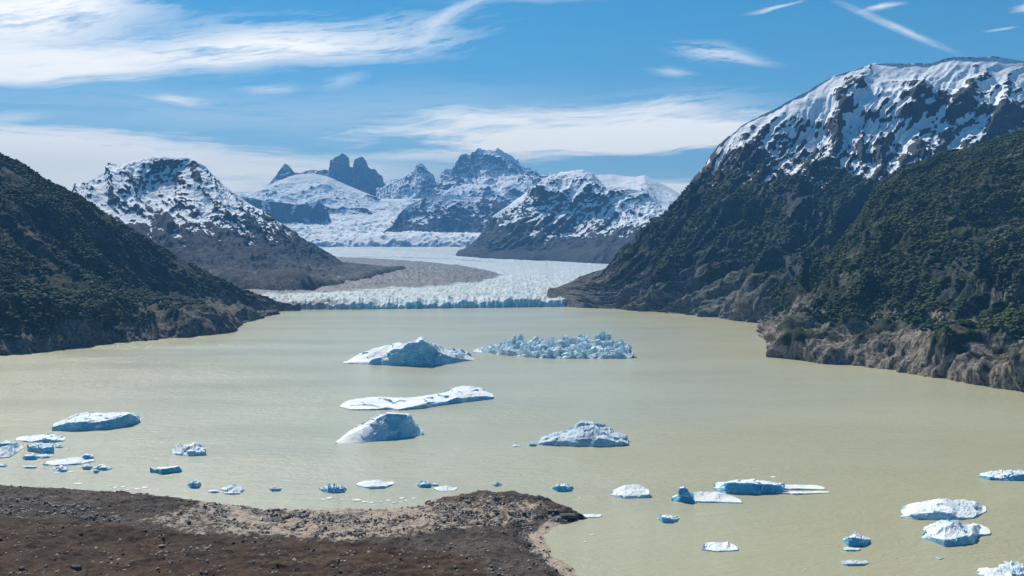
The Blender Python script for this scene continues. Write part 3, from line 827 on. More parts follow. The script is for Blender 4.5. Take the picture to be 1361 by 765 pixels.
n1 = t.noise(pos, 0.05, 8, 0.65); n2 = t.noise(pos, 0.35, 7, 0.7); n4 = t.noise(pos, 1.1, 4, 0.7)
base = t.mix(t.mr(n1, 0.38, 0.62), rgb(0.055, 0.043, 0.036), rgb(0.105, 0.082, 0.066))
base = t.mix(t.mr(n2, 0.50, 0.60, 0, 0.85), base, rgb(0.025, 0.021, 0.019))
base = t.mix(t.mr(n4, 0.53, 0.62, 0, 0.35), base, rgb(0.22, 0.185, 0.155))
heath = t.mix(t.mr(t.noise(t.mapping(pos, rot=(0, 0, R(-12)), scale=(0.35, 1, 1)), 0.09, 8, 0.7), 0.36, 0.64), rgb(0.036, 0.021, 0.012), rgb(0.092, 0.056, 0.030))
heath = t.mix(t.mr(t.noise(pos, 0.5, 6, 0.75), 0.5, 0.66, 0, 0.75), heath, rgb(0.022, 0.016, 0.012))
heath = t.mix(t.mr(t.noise(t.mapping(pos, scale=(0.5, 1, 1)), 0.16, 6, 0.7), 0.60, 0.70, 0, 0.6), heath, rgb(0.14, 0.12, 0.10))
sand = t.mix(t.mr(n2, 0.40, 0.60), rgb(0.33, 0.265, 0.205), rgb(0.46, 0.385, 0.31))
sand = t.mix(t.mr(n4, 0.55, 0.63, 0, 0.85), sand, rgb(0.10, 0.075, 0.06))
hf = t.mr(t.math('ADD', A['heath'], t.math('MULTIPLY', t.math('SUBTRACT', t.noise(pos, 0.08, 6, 0.65), 0.5), 1.4)), 0.35, 0.65)
sf = t.mr(t.math('ADD', A['sand'], t.math('MULTIPLY', t.math('SUBTRACT', t.noise(pos, 0.22, 7, 0.7), 0.5), 1.6)), 0.42, 0.60)
col = t.mix(hf, base, heath); col = t.mix(sf, col, sand)
col = t.mix(t.mr(A['dark'], 0.3, 0.6), col, t.mix(t.mr(n2, 0.4, 0.6), rgb(0.02, 0.02, 0.021), rgb(0.055, 0.053, 0.05)))
t.put(b.inputs['Base Color'], col); b.inputs['Roughness'].default_value = 0.95; b.inputs['Specular IOR Level'].default_value = 0.2
bn = t.node('ShaderNodeBump'); bn.inputs['Strength'].default_value = 0.9; bn.inputs['Distance'].default_value = 0.9
t.link(t.math('ADD', n2, t.math('MULTIPLY', n4, 0.6)), bn.inputs['Height']); t.link(bn.outputs[0], b.inputs['Normal'])
shore = mesh_np('shore', S.reshape(-1, 3), grid_faces(nx, ny), pm, attrs={'sand': sandm, 'heath': heathm, 'dark': darkm})
tag(shore, kind='structure')
SHS, SHPX, SHPY, SHSD = S, px_, py_, sd_

# boulders (individuals) and the uncountable stones (stuff)
def rock_mat(name, a, b_):
    m, t, b = new_mat(name)
    geo = t.node('ShaderNodeNewGeometry')
    oi = t.node('ShaderNodeObjectInfo')
    n = t.noise(geo.outputs['Position'], 1.3, 5, 0.7)
    c = t.mix(t.mr(n, 0.35, 0.65), rgb(*a), rgb(*b_))
    c = t.mix(t.math('MULTIPLY', oi.outputs['Random'], 0.7), c, rgb(*tuple(0.25 * q for q in a)))
    t.put(b.inputs['Base Color'], c); b.inputs['Roughness'].default_value = 0.9
    return m


rm_dark = rock_mat('dark rock', (0.05, 0.047, 0.045), (0.12, 0.11, 0.10))
rm_pale = rock_mat('pale rock', (0.18, 0.16, 0.14), (0.34, 0.31, 0.28))
V1, Q1 = ico(2)
rocks = []
for i in range(8):
    r = np.random.default_rng(i)
    V = V1.copy()
    for _ in range(9):      # chop with planes to get faceted stones
        nrm = r.normal(size=3); nrm /= np.linalg.norm(nrm)
        dpl = r.uniform(0.45, 0.8); s_ = V @ nrm
        V = V - np.outer(np.clip(s_ - dpl, 0, None), nrm)
    V *= r.uniform(0.7, 1.2, 3) * np.array([1.1, 1.0, 0.75])
    V += fbm(V * 2.1 + i * 5, 3)[:, None] * V * 0.25
    rocks.append((V, Q1))


def shore_pick(polys, n, seed):
    r = np.random.default_rng(seed)
    m = np.zeros(SHPX.shape)
    for pl, wgt in polys:
        m = np.maximum(m, (poly_sd(SHPX, SHPY, pl) > 0) * wgt)
    m *= (SHSD > 0.5) * np.clip(0.15 + fbm(SHS / 9.0, 4) * 1.6, 0, 1) ** 1.2
    cell = np.gradient(SHS[:, 0, 1])[:, None]
    m *= cell
    p = m.ravel() / m.sum()
    idx = r.choice(p.size, n, p=p, replace=True)
    pts = SHS.reshape(-1, 3)[idx].copy()
    pts[:, :2] += r.normal(size=(n, 2)) * 0.5
    return pts, r


ZONES = [([(560, 672), (600, 660), (700, 660), (722, 672), (715, 690), (640, 700), (560, 705), (470, 712), (400, 712), (300, 706), (265, 668), (330, 668), (420, 680), (520, 690)], 1.0),
         ([(-20, 660), (60, 660), (160, 682), (160, 694), (60, 684), (-20, 682)], 0.7),
         ([(300, 668), (400, 668), (440, 700), (330, 705)], 1.2),
         ([(690, 690), (725, 700), (730, 740), (700, 760), (690, 720)], 0.7),
         ([(715, 675), (740, 676), (775, 688), (740, 694), (718, 690)], 1.6),
         ([(-50, 640), (700, 650), (770, 770), (-50, 770)], 0.07)]
meshes = []
for i, (V, Q) in enumerate(rocks):
    me_o = mesh_np('boulder', V, Q, rm_dark if i % 2 else rm_pale, smooth_sh=False)
    meshes.append(me_o)
pts, r = shore_pick(ZONES, 300, 21)
for i in range(300):
    o = meshes[i] if i < 8 else meshes[r.integers(0, 8)].copy()
    if i >= 8: COL.objects.link(o)
    s_ = 0.9 + 1.3 * r.random() ** 2.5
    o.location = (pts[i, 0], pts[i, 1], pts[i, 2] + 0.1 * s_)
    o.scale = (s_, s_ * r.uniform(0.7, 1.1), s_ * r.uniform(0.6, 0.9))
    o.rotation_euler = (0, 0, r.uniform(0, 6.28))
    o['label'] = 'grey brown boulder lying among the stones of the near shore'
    o['category'] = 'boulder'; o['group'] = 'boulders scattered over the near shore'


def special(px, py, size, label, mat, seed, flat=0.7):
    V, Q = rocks[seed % 8]
    c = G(px, py, 2.0)
    ii = np.argmin((SHS[..., 0] - c[0]) ** 2 + (SHS[..., 1] - c[1]) ** 2)
    # walk to the mesh point that is seen there
    ii = np.argmin(np.where(SHSD > 0, (SHPX - px) ** 2 + (SHPY - py) ** 2, 1e9))
    p = SHS.reshape(-1, 3)[ii]
    o = mesh_np('boulder', V * np.array([size, size * 0.7, size * flat]), Q, mat, smooth_sh=False)
    o.location = (p[0], p[1], p[2] + size * 0.15)
    tag(o, label, 'boulder')
    return o


special(100, 754, 3.0, 'rounded dark boulder alone on the brown heath at bottom left', rm_dark, 1)
special(757, 687, 5.0, 'black rock outcrop at the very tip of the rocky point', rm_dark, 3, 0.6)
special(741, 690, 3.4, 'pale rock beside the black outcrop on the rocky point', rm_pale, 2, 0.6)
special(735, 681, 3.6, 'dark rock outcrop just inland of the point tip', rm_dark, 5, 0.6)

pts, r = shore_pick(ZONES, 14000, 22)
allV = []; allQ = []; tints = []
Vs, Qs = ico(1); off = 0
rr = 1 + (r.random((len(pts), len(Vs))) - 0.5) * 0.6
sc = 0.22 + 0.75 * r.random(len(pts)) ** 3
V = Vs[None] * rr[..., None] * (sc[:, None] * r.uniform(0.6, 1.2, (len(pts), 3)))[:, None, :] + pts[:, None, :]
Q = (Qs[None] + (np.arange(len(pts)) * len(Vs))[:, None, None]).reshape(-1, 3)
sm, t, b = new_mat('shore stones')
a = t.node('ShaderNodeAttribute'); a.attribute_name = 'tint'
c = t.mix(t.mr(a.outputs['Fac'], 0.2, 0.8), rgb(0.05, 0.043, 0.036), rgb(0.42, 0.36, 0.30))
t.put(b.inputs['Base Color'], c); b.inputs['Roughness'].default_value = 0.9
o = mesh_np('stones', V.reshape(-1, 3), Q, sm, smooth_sh=False, attrs={'tint': np.repeat(r.random(len(pts)), len(Vs))})
tag(o, 'countless small stones strewn over the near shore', 'stones', kind='stuff')

# ------------------------------------------------------------------ icebergs
def ice_mat(name, top, face_a, face_b, thr=0.62, grime=0.0):
    m, t, b = new_mat(name)
    geo = t.node('ShaderNodeNewGeometry'); pos = geo.outputs['Position']
    tcn = t.node('ShaderNodeTexCoord')
    sn = t.node('ShaderNodeSeparateXYZ'); t.link(geo.outputs['Normal'], sn.inputs[0])
    n1 = t.noise(pos, 0.22, 6, 0.65); n2 = t.noise(pos, 0.06, 5, 0.6)
    fa = t.mix(t.mr(n2, 0.38, 0.62), rgb(*face_a), rgb(*face_b))
    fa = t.mix(t.mr(t.noise(t.mapping(pos, rot=(0, R(35), 0), scale=(0.3, 0.3, 2.0)), 0.35, 5, 0.6), 0.55, 0.72, 0, 0.45), fa, rgb(*tuple(min(1, q * 1.9 + 0.04) for q in face_b)))
    vn_ = t.noise(t.mapping(pos, rot=(R(20), R(30), R(15)), scale=(0.5, 0.5, 1.6)), 0.09, 4, 0.6, 0.4)
    vein = t.mr(t.math('ABSOLUTE', t.math('SUBTRACT', vn_, 0.5)), 0.0, 0.018, 0.7, 0.0)
    fa = t.mix(vein, fa, rgb(0.75, 0.86, 0.90))
    vn2 = t.noise(t.mapping(pos, rot=(R(-15), R(-25), 0), scale=(1, 1, 0.35)), 0.13, 5, 0.65, 0.5)
    fa = t.mix(t.mr(t.math('ABSOLUTE', t.math('SUBTRACT', vn2, 0.5)), 0.0, 0.014, 0.6, 0.0), fa, rgb(face_a[0] * 0.3, face_a[1] * 0.45, face_a[2] * 0.6))
    s = t.math('ADD', sn.outputs[2], t.math('MULTIPLY', t.math('SUBTRACT', n1, 0.5), 0.45))
    f = t.mr(s, thr - 0.10, thr + 0.08)
    tp = t.mix(t.mr(n2, 0.4, 0.7, 0, 0.5), rgb(*top), rgb(top[0] * 0.86, top[1] * 0.92, top[2] * 0.96))
    if grime:
        tp = t.mix(t.mr(t.noise(pos, 0.3, 6, 0.75), 0.52, 0.66, 0, grime), tp, rgb(0.30, 0.29, 0.27))
    col = t.mix(f, fa, tp)
    # wet dark band at the waterline, where swell keeps the ice clear of snow
    sz = t.node('ShaderNodeSeparateXYZ'); t.link(pos, sz.inputs[0])
    col = t.mix(t.mr(t.math('ADD', sz.outputs[2], t.math('MULTIPLY', n1, 0.5)), 0.55, 0.35, 0, 0.6), col, rgb(face_a[0] * 0.4, face_a[1] * 0.5, face_a[2] * 0.55))
    t.put(b.inputs['Base Color'], col)
    t.put(b.inputs['Roughness'], t.mr(f, 0, 1, 0.30, 0.7))
    b.inputs['Specular IOR Level'].default_value = 0.35
    b.inputs['Subsurface Weight'].default_value = 0.35; b.inputs['Subsurface Radius'].default_value = (0.4, 1.6, 2.6); b.inputs['Subsurface Scale'].default_value = 1.6
    bn = t.node('ShaderNodeBump'); bn.inputs['Strength'].default_value = 0.8; bn.inputs['Distance'].default_value = 1.2
    t.link(t.noise(pos, 0.7, 6, 0.7), bn.inputs['Height']); t.link(bn.outputs[0], b.inputs['Normal'])
    return m


TOP = (0.80, 0.82, 0.82)
IM = {
    'blue': ice_mat('snowy blue ice', TOP, (0.14, 0.42, 0.58), (0.28, 0.58, 0.72)),
    'deep': ice_mat('deep blue ice', TOP, (0.05, 0.34, 0.58), (0.12, 0.48, 0.70), 0.80),
    'teal': ice_mat('teal ice', TOP, (0.05, 0.36, 0.48), (0.12, 0.50, 0.60), 0.88),
    'grey': ice_mat('weathered grey ice', (0.55, 0.62, 0.68), (0.20, 0.40, 0.52), (0.36, 0.54, 0.64), 0.62, 0.35),
    'white': ice_mat('white ice', TOP, (0.16, 0.44, 0.60), (0.32, 0.60, 0.74), 0.58),
    'rough': ice_mat('broken ice', (0.78, 0.82, 0.83), (0.36, 0.56, 0.64), (0.72, 0.83, 0.86), 0.25, 0.6),
}


def berg_mesh(wl, crest, back, thick, mat, name='iceberg', parent=None, rough=1.0, nu=None, seed=0, jag=0.0, setback=0.12, origin=None, blocks=0, kmul=1.0):
    """wl: waterline of the near side; crest: upper edge of the near face; back: far upper edge.  thick: metres from near to far side"""
    wpx = max(q[0] for q in wl) - min(q[0] for q in wl)
    nu = nu or int(np.clip(wpx * 1.6, 24, 240))
    w0 = np.array([G(*q) for q in wl]); w0 = resample(w0, nu, key=wl)
    ts_ = np.linspace(0, 1, nu)
    cap = np.sqrt(np.clip(1 - (2 * ts_ - 1) ** 4, 0, 1))       # plan narrows to its ends
    cpx = resample(np.array(crest, float), nu); bpx = resample(np.array(back, float), nu)
    ks = max(1, int(nu * 0.025))
    ker = np.hanning(2 * ks + 3)[1:-1]; ker /= ker.sum()
    for A_ in (cpx, bpx):
        for c_ in (0, 1):
            A_[:, c_] = np.convolve(np.pad(A_[:, c_], ks, mode='reflect', reflect_type='odd'), ker, 'valid')
    fh = np.array([max(0.2, P(cpx[i, 0], cpx[i, 1], w0[i, 1])[2]) for i in range(nu)])
    cr = np.array([P(cpx[i, 0], cpx[i, 1], w0[i, 1] + (min(thick * setback, fh[i] * 0.45) if setback < 0.2 else thick * setback * cap[i])) for i in range(nu)])
    bk = np.array([P(bpx[i, 0], bpx[i, 1], w0[i, 1] + thick * (0.15 + 0.6 * cap[i])) for i in range(nu)])
    cr[:, 2] = np.maximum(cr[:, 2], 0.35); bk[:, 2] = np.maximum(bk[:, 2], 0.45)
    f0 = w0.copy(); f0[:, 2] = -3; f0[:, 1] -= 0.3
    e = bk.copy(); e[:, 1] += thick * 0.3 * cap + 0.2; e[:, 2] = bk[:, 2] * 0.25
    e2 = e.copy(); e2[:, 2] = -3; e2[:, 1] += 0.5
    seq = [f0, w0, cr, bk, e, e2]
    k = int(np.clip(wpx / 9, 4, 22) * kmul)
    cn = [2, k, int(k * 1.4), k, 3]
    rows = []
    for i, c in enumerate(cn):
        for j in range(c):
            f = j / c; rows.append(seq[i] * (1 - f) + seq[i + 1] * f)
    rows.append(seq[-1])
    S = np.array(rows)
    N = normals(S); fl = N[:, :, 2].mean() < 0
    if fl: N = -N
    hgt = max(cr[:, 2].max(), bk[:, 2].max())
    sc = max(hgt, wpx * w0[:, 1].mean() / F * 0.10)
    q = S + seed * 37.0
    D = (ridged(q / (sc * 0.9), 5) - 0.5) * sc * 0.16 + fbm(q / (sc * 0.35), 4) * sc * 0.10
    if jag:
        D += (ridged(q / (sc * 0.55), 4) - 0.5) * sc * jag + (ridged(q / (sc * 0.22) + 5, 3) - 0.5) * sc * jag * 0.5
    vv = np.linspace(0, 1, len(S))[:, None]
    D *= rough * (0.35 + 0.65 * smooth(S[..., 2], 0.0, hgt * 0.5))
    S = S + N * D[..., None]
    rf = np.random.default_rng(seed + 71)
    mn = S.reshape(-1, 3).min(0); mx = S.reshape(-1, 3).max(0)
    nf = int(np.clip(wpx * 0.5, 8, 60))
    fs = rf.uniform(mn, mx, (nf, 3)); fs[:, 2] = rf.uniform(0, mx[2], nf)
    q3 = (S + np.stack([fbm(S / sc + 3, 3), fbm(S / sc + 8, 3), fbm(S / sc + 13, 3)], -1) * sc * 0.35) * np.array([1, 1, 1.6])
    fi = ((q3[..., None, :] - fs * np.array([1, 1, 1.6])) ** 2).sum(-1).argmin(-1)
    tl = rf.normal(0, 0.20, (nf, 3))[fi]; dlt = S - fs[fi]
    S = S + N * (np.clip((dlt * tl).sum(-1), -sc * 0.2, sc * 0.2) * 0.62 * (0.2 + 0.8 * rough) * smooth(S[..., 2], 0, hgt * 0.35))[..., None]
    if blocks:
        rb = np.random.default_rng(seed + 3)
        x0, x1 = S[..., 0].min(), S[..., 0].max(); y0, y1 = S[..., 1].min(), S[..., 1].max()
        sx = rb.uniform(x0, x1, blocks); sy = rb.uniform(y0, y1, blocks)
        wx = S[..., 0] + fbm(S / 6.0, 2) * 2; wy = S[..., 1] + fbm(S / 6.0 + 9, 2) * 2
        dd_ = (wx[..., None] - sx) ** 2 + (wy[..., None] - sy) ** 2
        ci = dd_.argmin(-1); ds = np.sort(np.sqrt(dd_), axis=-1); edge = ds[..., 1] - ds[..., 0]
        hb = rb.uniform(0.25, 1.15, blocks)[ci]
        tx = rb.uniform(-0.45, 0.45, blocks)[ci]; ty = rb.uniform(-0.55, 0.15, blocks)[ci]
        up = smooth(S[..., 2], 0.0, 2.0)
        zz_ = S[..., 2] * hb + ((S[..., 0] - sx[ci]) * tx + (S[..., 1] - sy[ci]) * ty) * up
        zz_ -= (1 - smooth(edge, 0, 1.6)) * up * hgt * 0.22
        S[..., 2] = np.where(S[..., 2] > 0, np.maximum(zz_, 0.15), S[..., 2])
    # close the two ends
    V = S.reshape(-1, 3); nv = len(S)
    Q = grid_faces(nu, nv, fl)
    org = np.array(origin if origin is not None else (w0[nu // 2, 0], w0[nu // 2, 1] + thick * 0.4, 0))
    ends = []
    for col_ in (0, nu - 1):
        cidx = len(V); ring = np.arange(nv) * nu + col_
        V = np.vstack([V, V[ring].mean(0)])
        e_ = np.stack([ring[:-1], ring[1:], np.full(nv - 1, cidx), np.full(nv - 1, cidx)], 1)
        ends.append((ring, cidx))
    me = bpy.data.meshes.new(name)
    faces = [tuple(x) for x in Q.tolist()]
    for s_, (ring, cidx) in enumerate(ends):
        for a_, b_ in zip(ring[:-1], ring[1:]):
            tri = (int(a_), int(b_), cidx)
            faces.append(tri if (s_ == 0) != fl else tri[::-1])
    me.from_pydata([tuple(v) for v in (V - org).tolist()], [], faces)
    me.validate()
    me.polygons.foreach_set('use_smooth', np.zeros(len(me.polygons), bool))
    me.materials.append(mat)
    o = bpy.data.objects.new(name, me); COL.objects.link(o)
    if parent is None: o.location = org
    else:
        o.parent = parent
    o['_org'] = 0
    del o['_org']
    return o, org


NB = [0]
def berg(label, wl, crest, back, thick, mat='blue', cat='iceberg', name='iceberg', group=None, **kw):
    NB[0] += 1
    o, _ = berg_mesh(wl, crest, back, thick, IM[mat], name=name, seed=NB[0], **kw)
    tag(o, label, cat, group)
    return o


def simple(label, x0, x1, y0, y1, mat='white', face=0.4, peak=0.5, thick=None, cat='ice floe', name='ice_floe', group=None, shape=None, rough=1.0, jag=0.0):
    """small piece described by the box it fills: face = share of its height that is the near side"""
    r = random.Random(int(x0 * 7 + y0))
    wdt = x1 - x0; h = y1 - y0
    wl = [(x0, y1 - h * 0.35), (x0 + wdt * .22, y1), (x0 + wdt * .6, y1 + h * 0.02), (x0 + wdt * .88, y1 - h * .06), (x1, y1 - h * .4)]
    cy = y1 - h * face
    crest = [(x0, y1 - h * 0.4), (x0 + wdt * .2, cy + r.uniform(-.1, .1) * h), (x0 + wdt * .55, cy), (x0 + wdt * .85, cy + r.uniform(-.1, .15) * h), (x1, y1 - h * .45)]
    pk = x0 + wdt * peak
    back = [(x0 + wdt * .02, y1 - h * .48), (x0 + wdt * .15, y0 + h * r.uniform(.25, .5)), (pk, y0), (x1 - wdt * .18, y0 + h * r.uniform(.15, .45)), (x1 - wdt * .01, y1 - h * .52)]
    m = G((x0 + x1) / 2, y1)[1]
    if thick is None: thick = wdt / F * m * 0.55
    return berg(label, wl, crest, back, thick, mat, cat, name, group, rough=rough, jag=jag)


berg('large blue peaked iceberg with a notched crest, left of the broken ice field',
     [(456, 482.5), (500, 485), (560, 487), (600, 483), (630, 478)],
     [(456, 482), (490, 481), (505, 474), (520, 465), (535, 459), (547, 456), (556, 455), (560, 451), (568, 455), (580, 463), (600, 474), (615, 477), (630, 477.5)],
     [(457, 481.5), (480, 468), (505, 460), (533, 458), (545, 455), (555, 453), (559, 448), (573, 454), (590, 463), (605, 462), (616, 463), (624, 470), (630, 477)], 62, 'blue', rough=0.65)
berg('wide jumbled mass of broken grey and white ice blocks beyond the peaked iceberg',
     [(628, 468), (650, 469), (680, 473), (720, 476), (780, 476.5), (840, 476)],
     [(628, 467.5), (650, 466), (680, 466), (720, 467), (780, 468), (820, 466), (840, 470)],
     [(629, 467), (645, 460), (660, 457), (678, 450), (692, 447), (725, 448), (738, 453), (750, 447), (778, 447), (787, 452), (797, 447), (812, 447), (820, 452), (836, 454), (840, 466)], 110, 'rough', jag=0.10, rough=1.0, nu=420, setback=0.1, blocks=420, kmul=3.0)
berg('long low white iceberg rising to a hump at its right end',
     [(451, 541), (468, 545), (500, 545), (520, 544), (530, 545.5), (560, 543), (600, 537), (630, 533), (656, 530)],
     [(451, 540), (466, 543.5), (500, 543), (515, 541), (528, 543.5), (545, 541), (560, 538), (596, 532), (605, 528), (640, 526), (656, 527)],
     [(453, 538), (462, 530), (500, 528.5), (560, 526.5), (590, 520), (605, 514.5), (623, 511.5), (640, 514), (655, 524)], 62, 'blue', rough=0.4)
berg('slanted wedge-shaped blue iceberg with a white left edge below the long white one',
     [(446, 590), (480, 588.5), (530, 583), (562, 578)],
     [(447, 588), (468, 576), (490, 564), (506, 553), (516, 549.5), (530, 550), (543, 551), (551, 564), (562, 573)],
     [(446.5, 587.5), (464, 572), (488, 559), (505, 550.5), (515, 547.5), (530, 549), (544, 549), (553, 562), (562, 572)], 34, 'blue', rough=0.3, setback=0.35)
berg('grey weathered iceberg with a rounded central summit, right of the wedge-shaped one',
     [(715, 591), (740, 593), (800, 594), (834, 592.5)],
     [(715, 589), (730, 586), (760, 584), (785, 581), (810, 584), (834, 588)],
     [(716, 588), (724, 579), (740, 574), (752, 573), (763, 567), (773, 560), (795, 558), (806, 564), (818, 572), (831, 578), (834, 586)], 42, 'grey', rough=1.0)
berg('long table-shaped iceberg with snowy top and blue side, alone at far left',
     [(69, 572.5), (100, 573), (140, 571), (170, 566), (187, 561)],
     [(69, 567), (90, 561), (120, 560), (145, 558), (160, 553), (172, 550), (182, 553), (187, 559.5)],
     [(70, 564), (80, 558), (105, 549), (140, 548), (165, 548), (177, 549), (182, 551), (187, 559)], 38, 'blue', rough=0.6, setback=0.06)
berg('low white iceberg with a blue hollow, just below the table-shaped one',
     [(20, 585), (40, 588), (70, 588.5), (86, 586)], [(20, 584.5), (40, 586), (58, 582.5), (72, 584), (86, 585)],
     [(21, 584), (40, 579.5), (58, 577), (76, 576.5), (86, 583)], 24, 'blue')
berg('flat white slab of ice cut by the left edge of the photo',
     [(-14, 606), (0, 609), (13, 608), (31, 596)], [(-14, 605), (0, 607.5), (13, 606.5), (31, 595)], [(-13, 601), (0, 594), (16, 590), (31, 593)], 14, 'white', 'ice floe', 'ice_floe', rough=0.5)
simple('thin dark shard of ice behind the flat slab at the left edge', -8, 25, 585, 595, 'deep', 0.6)
berg('small square blue block of ice with white top in the left cluster',
     [(40, 600), (55, 602.5), (71, 602)], [(40, 596), (55, 595), (70, 594)], [(36, 592), (55, 589.5), (71, 590)], 11, 'deep', 'iceberg')
simple('small pale shard right of the square blue block', 72, 85, 590, 595, 'white', 0.4)
simple('tilted blue shard below the square blue block', 28, 52, 602, 611, 'deep', 0.6, 0.7)
simple('white-edged blue shard beside the tilted one', 48, 69, 602, 609, 'blue', 0.4, 0.7)


def composite(label, cat, parts, loc, group=None):
    e = bpy.data.objects.new('iceberg', None); COL.objects.link(e); e.location = loc
    e.empty_display_size = 5
    tag(e, label, cat, group)
    for nm, args, kw in parts:
        NB[0] += 1
        mat = IM[args[4]]
        berg_mesh(args[0], args[1], args[2], args[3], mat, name=nm, parent=e, origin=loc, seed=NB[0], **kw)
    return e


composite('flat white iceberg with a small blue hump, lowest large piece of the left cluster', 'iceberg', [
    ('ice_shelf', ([(57, 618), (75, 619.5), (105, 617.5), (126, 613)], [(57, 616), (75, 617.5), (105, 615.5), (126, 612)], [(60, 613), (85, 609.5), (100, 607), (125, 608)], 15, 'white'), {'rough': 0.5}),
    ('ice_hump', ([(103, 611.5), (113, 613), (126, 611.5)], [(103, 609), (113, 604.5), (124, 606)], [(105, 608), (114, 602.5), (124, 604.5)], 7, 'deep'), {'rough': 0.5}),
], G(92, 615))
simple('little heap of white ice below the flat iceberg with a hump', 70, 92, 617, 627, 'white', 0.35)
GS = 'small ice chips floating off the near shore'
simple('short dark blue sliver of ice left of the white heap', 30, 50, 618, 622.5, 'deep', 0.5)
simple('teal ice sliver at the left edge of the photo', -4, 10, 616, 620.5, 'teal', 0.5)
simple('pointed white and teal shard of ice right of the white heap', 108, 123, 616, 624, 'blue', 0.5)
simple('flat blue ice piece with a pale right end', 124, 150, 617, 625, 'deep', 0.5, 0.3)
simple('tiny green ice lump touching the flat blue piece', 123, 132, 623, 628.5, 'teal', 0.5)
berg('rounded white iceberg with two humps and a dark hollow, alone left of centre',
     [(226, 603), (250, 606.5), (273, 605)], [(226, 602), (240, 603), (248, 599), (260, 599), (273, 599)], [(228, 598), (233, 592), (242, 589), (252, 591.5), (264, 589), (273, 596)], 17, 'white', rough=1.2)
berg('dark teal bar of bare ice below the two-humped white iceberg',
     [(203, 628), (215, 630.5), (242, 626.5)], [(203, 624), (220, 622.5), (237, 619.5), (242, 625)], [(199, 620), (220, 620.5), (236, 618.5), (241, 624)], 9, 'teal', 'ice floe', 'ice_floe', rough=0.5)
simple('small bright blue ice cube with white cap near the brown shore', 249, 268, 637.5, 648.5, 'deep', 0.6)
simple('oval flat white floe left of the shore stones', 294, 326, 641.5, 655, 'white', 0.25)
simple('dark broken sliver just below the oval floe', 297, 320, 652.5, 657, 'deep', 0.5)
simple('greenish sliver left of the oval floe', 276, 293, 650, 655, 'blue', 0.5)
simple('little grey lump of ice between the oval floe and the crumbly one', 357, 375, 645, 653, 'grey', 0.5)
simple('crumbly blue and white ice piece off the pale beach', 424, 461, 641.5, 655, 'blue', 0.5, 0.4, jag=0.5)
berg('smooth white floe with a thin blue front, above the beach',
     [(473, 645), (485, 648), (492, 650), (512, 649), (524, 643.5)], [(473, 644), (486, 646.5), (492, 646.5), (512, 645.5), (524, 642.5)], [(474, 642), (485, 638.5), (503, 637), (512, 640), (524, 642)], 14, 'white', 'ice floe', 'ice_floe', rough=0.5)
simple('small rounded blue ice lump with a white cap, off the hump of the point', 553, 575, 638, 648, 'deep', 0.55)
simple('thin blue spur of ice behind the narrow flat floe', 573, 583, 641, 646, 'blue', 0.5)
simple('narrow flat white floe off the hump of the point', 576, 608, 645, 652.5, 'white', 0.15)
simple('tiny blue and white ice fragment alone above the point', 655, 668, 640, 646, 'deep', 0.4, jag=0.4)
simple('small blue ice block with a slanting white top, right of the point', 733, 762, 641, 653, 'deep', 0.65, 0.7)
berg('thick white floe with a straight blue front, in the middle of the near row',
     [(810, 659), (830, 662.5), (864, 661.5)], [(811, 657), (830, 658.5), (863, 657)], [(813, 652), (828, 645.5), (850, 644), (863, 651)], 18, 'white', rough=0.6)
composite('blue finned iceberg with a flat white shelf reaching right', 'iceberg', [
    ('ice_fin', ([(892, 665), (905, 667.5), (925, 669)], [(892, 662), (901, 658), (903, 649), (914, 648), (917, 658), (925, 667)], [(893, 660), (901, 656), (904, 647), (914, 647), (918, 657), (925, 666)], 7, 'deep'), {'rough': 0.5, 'setback': 0.3}),
    ('ice_shelf', ([(916, 667), (935, 668), (960, 668), (986, 669)], [(916, 665), (935, 666), (960, 666.5), (986, 667.5)], [(918, 655), (930, 653), (955, 653.5), (985, 664)], 17, 'white'), {'rough': 0.35}),
], G(935, 664))
composite('longest near iceberg, a blue walled block with a thin white shelf at its right', 'iceberg', [
    ('ice_block', ([(948, 650), (965, 655.5), (1000, 657), (1042, 655)], [(948, 648), (962, 648), (967, 641), (1000, 641), (1025, 644), (1042, 645)], [(949, 642), (965, 640), (970, 638), (1008, 637), (1028, 641), (1042, 642)], 16, 'deep'), {'rough': 0.5, 'setback': 0.08}),
    ('ice_shelf', ([(1038, 651), (1060, 651), (1096, 650.5)], [(1038, 649), (1060, 649), (1096, 650)], [(1040, 643), (1065, 644.5), (1096, 648)], 12, 'white'), {'rough': 0.35}),
    ('ice_shelf', ([(1030, 655.5), (1060, 657.5), (1103, 655)], [(1030, 654), (1060, 655.5), (1103, 654.5)], [(1032, 652), (1060, 652.5), (1103, 654)], 6, 'white'), {'rough': 0.35}),
], G(1015, 652))
simple('small pale blue ice boat shape with a raised left tip', 874, 903, 681.5, 694.5, 'blue', 0.5, 0.12)
berg('flat white floe with a small knob on its right, alone in the lower middle',
     [(933, 731), (950, 733.5), (981, 732)], [(933, 729), (950, 732), (981, 730.5)], [(935, 722), (950, 721), (962, 722), (968, 719), (970, 723), (981, 728)], 13, 'white', 'ice floe', 'ice_floe', rough=0.5)
simple('thin white sliver of ice just off the tip of the rocky point', 773, 800, 682.5, 688, 'white', 0.2)
berg('blue and white iceberg cut by the right edge of the photo, highest on that side',
     [(1301, 634), (1315, 638), (1345, 639), (1372, 638)], [(1301, 632), (1318, 634), (1335, 634), (1350, 630), (1372, 628)], [(1302, 630), (1318, 625.5), (1345, 624), (1372, 625)], 16, 'deep', rough=0.9)
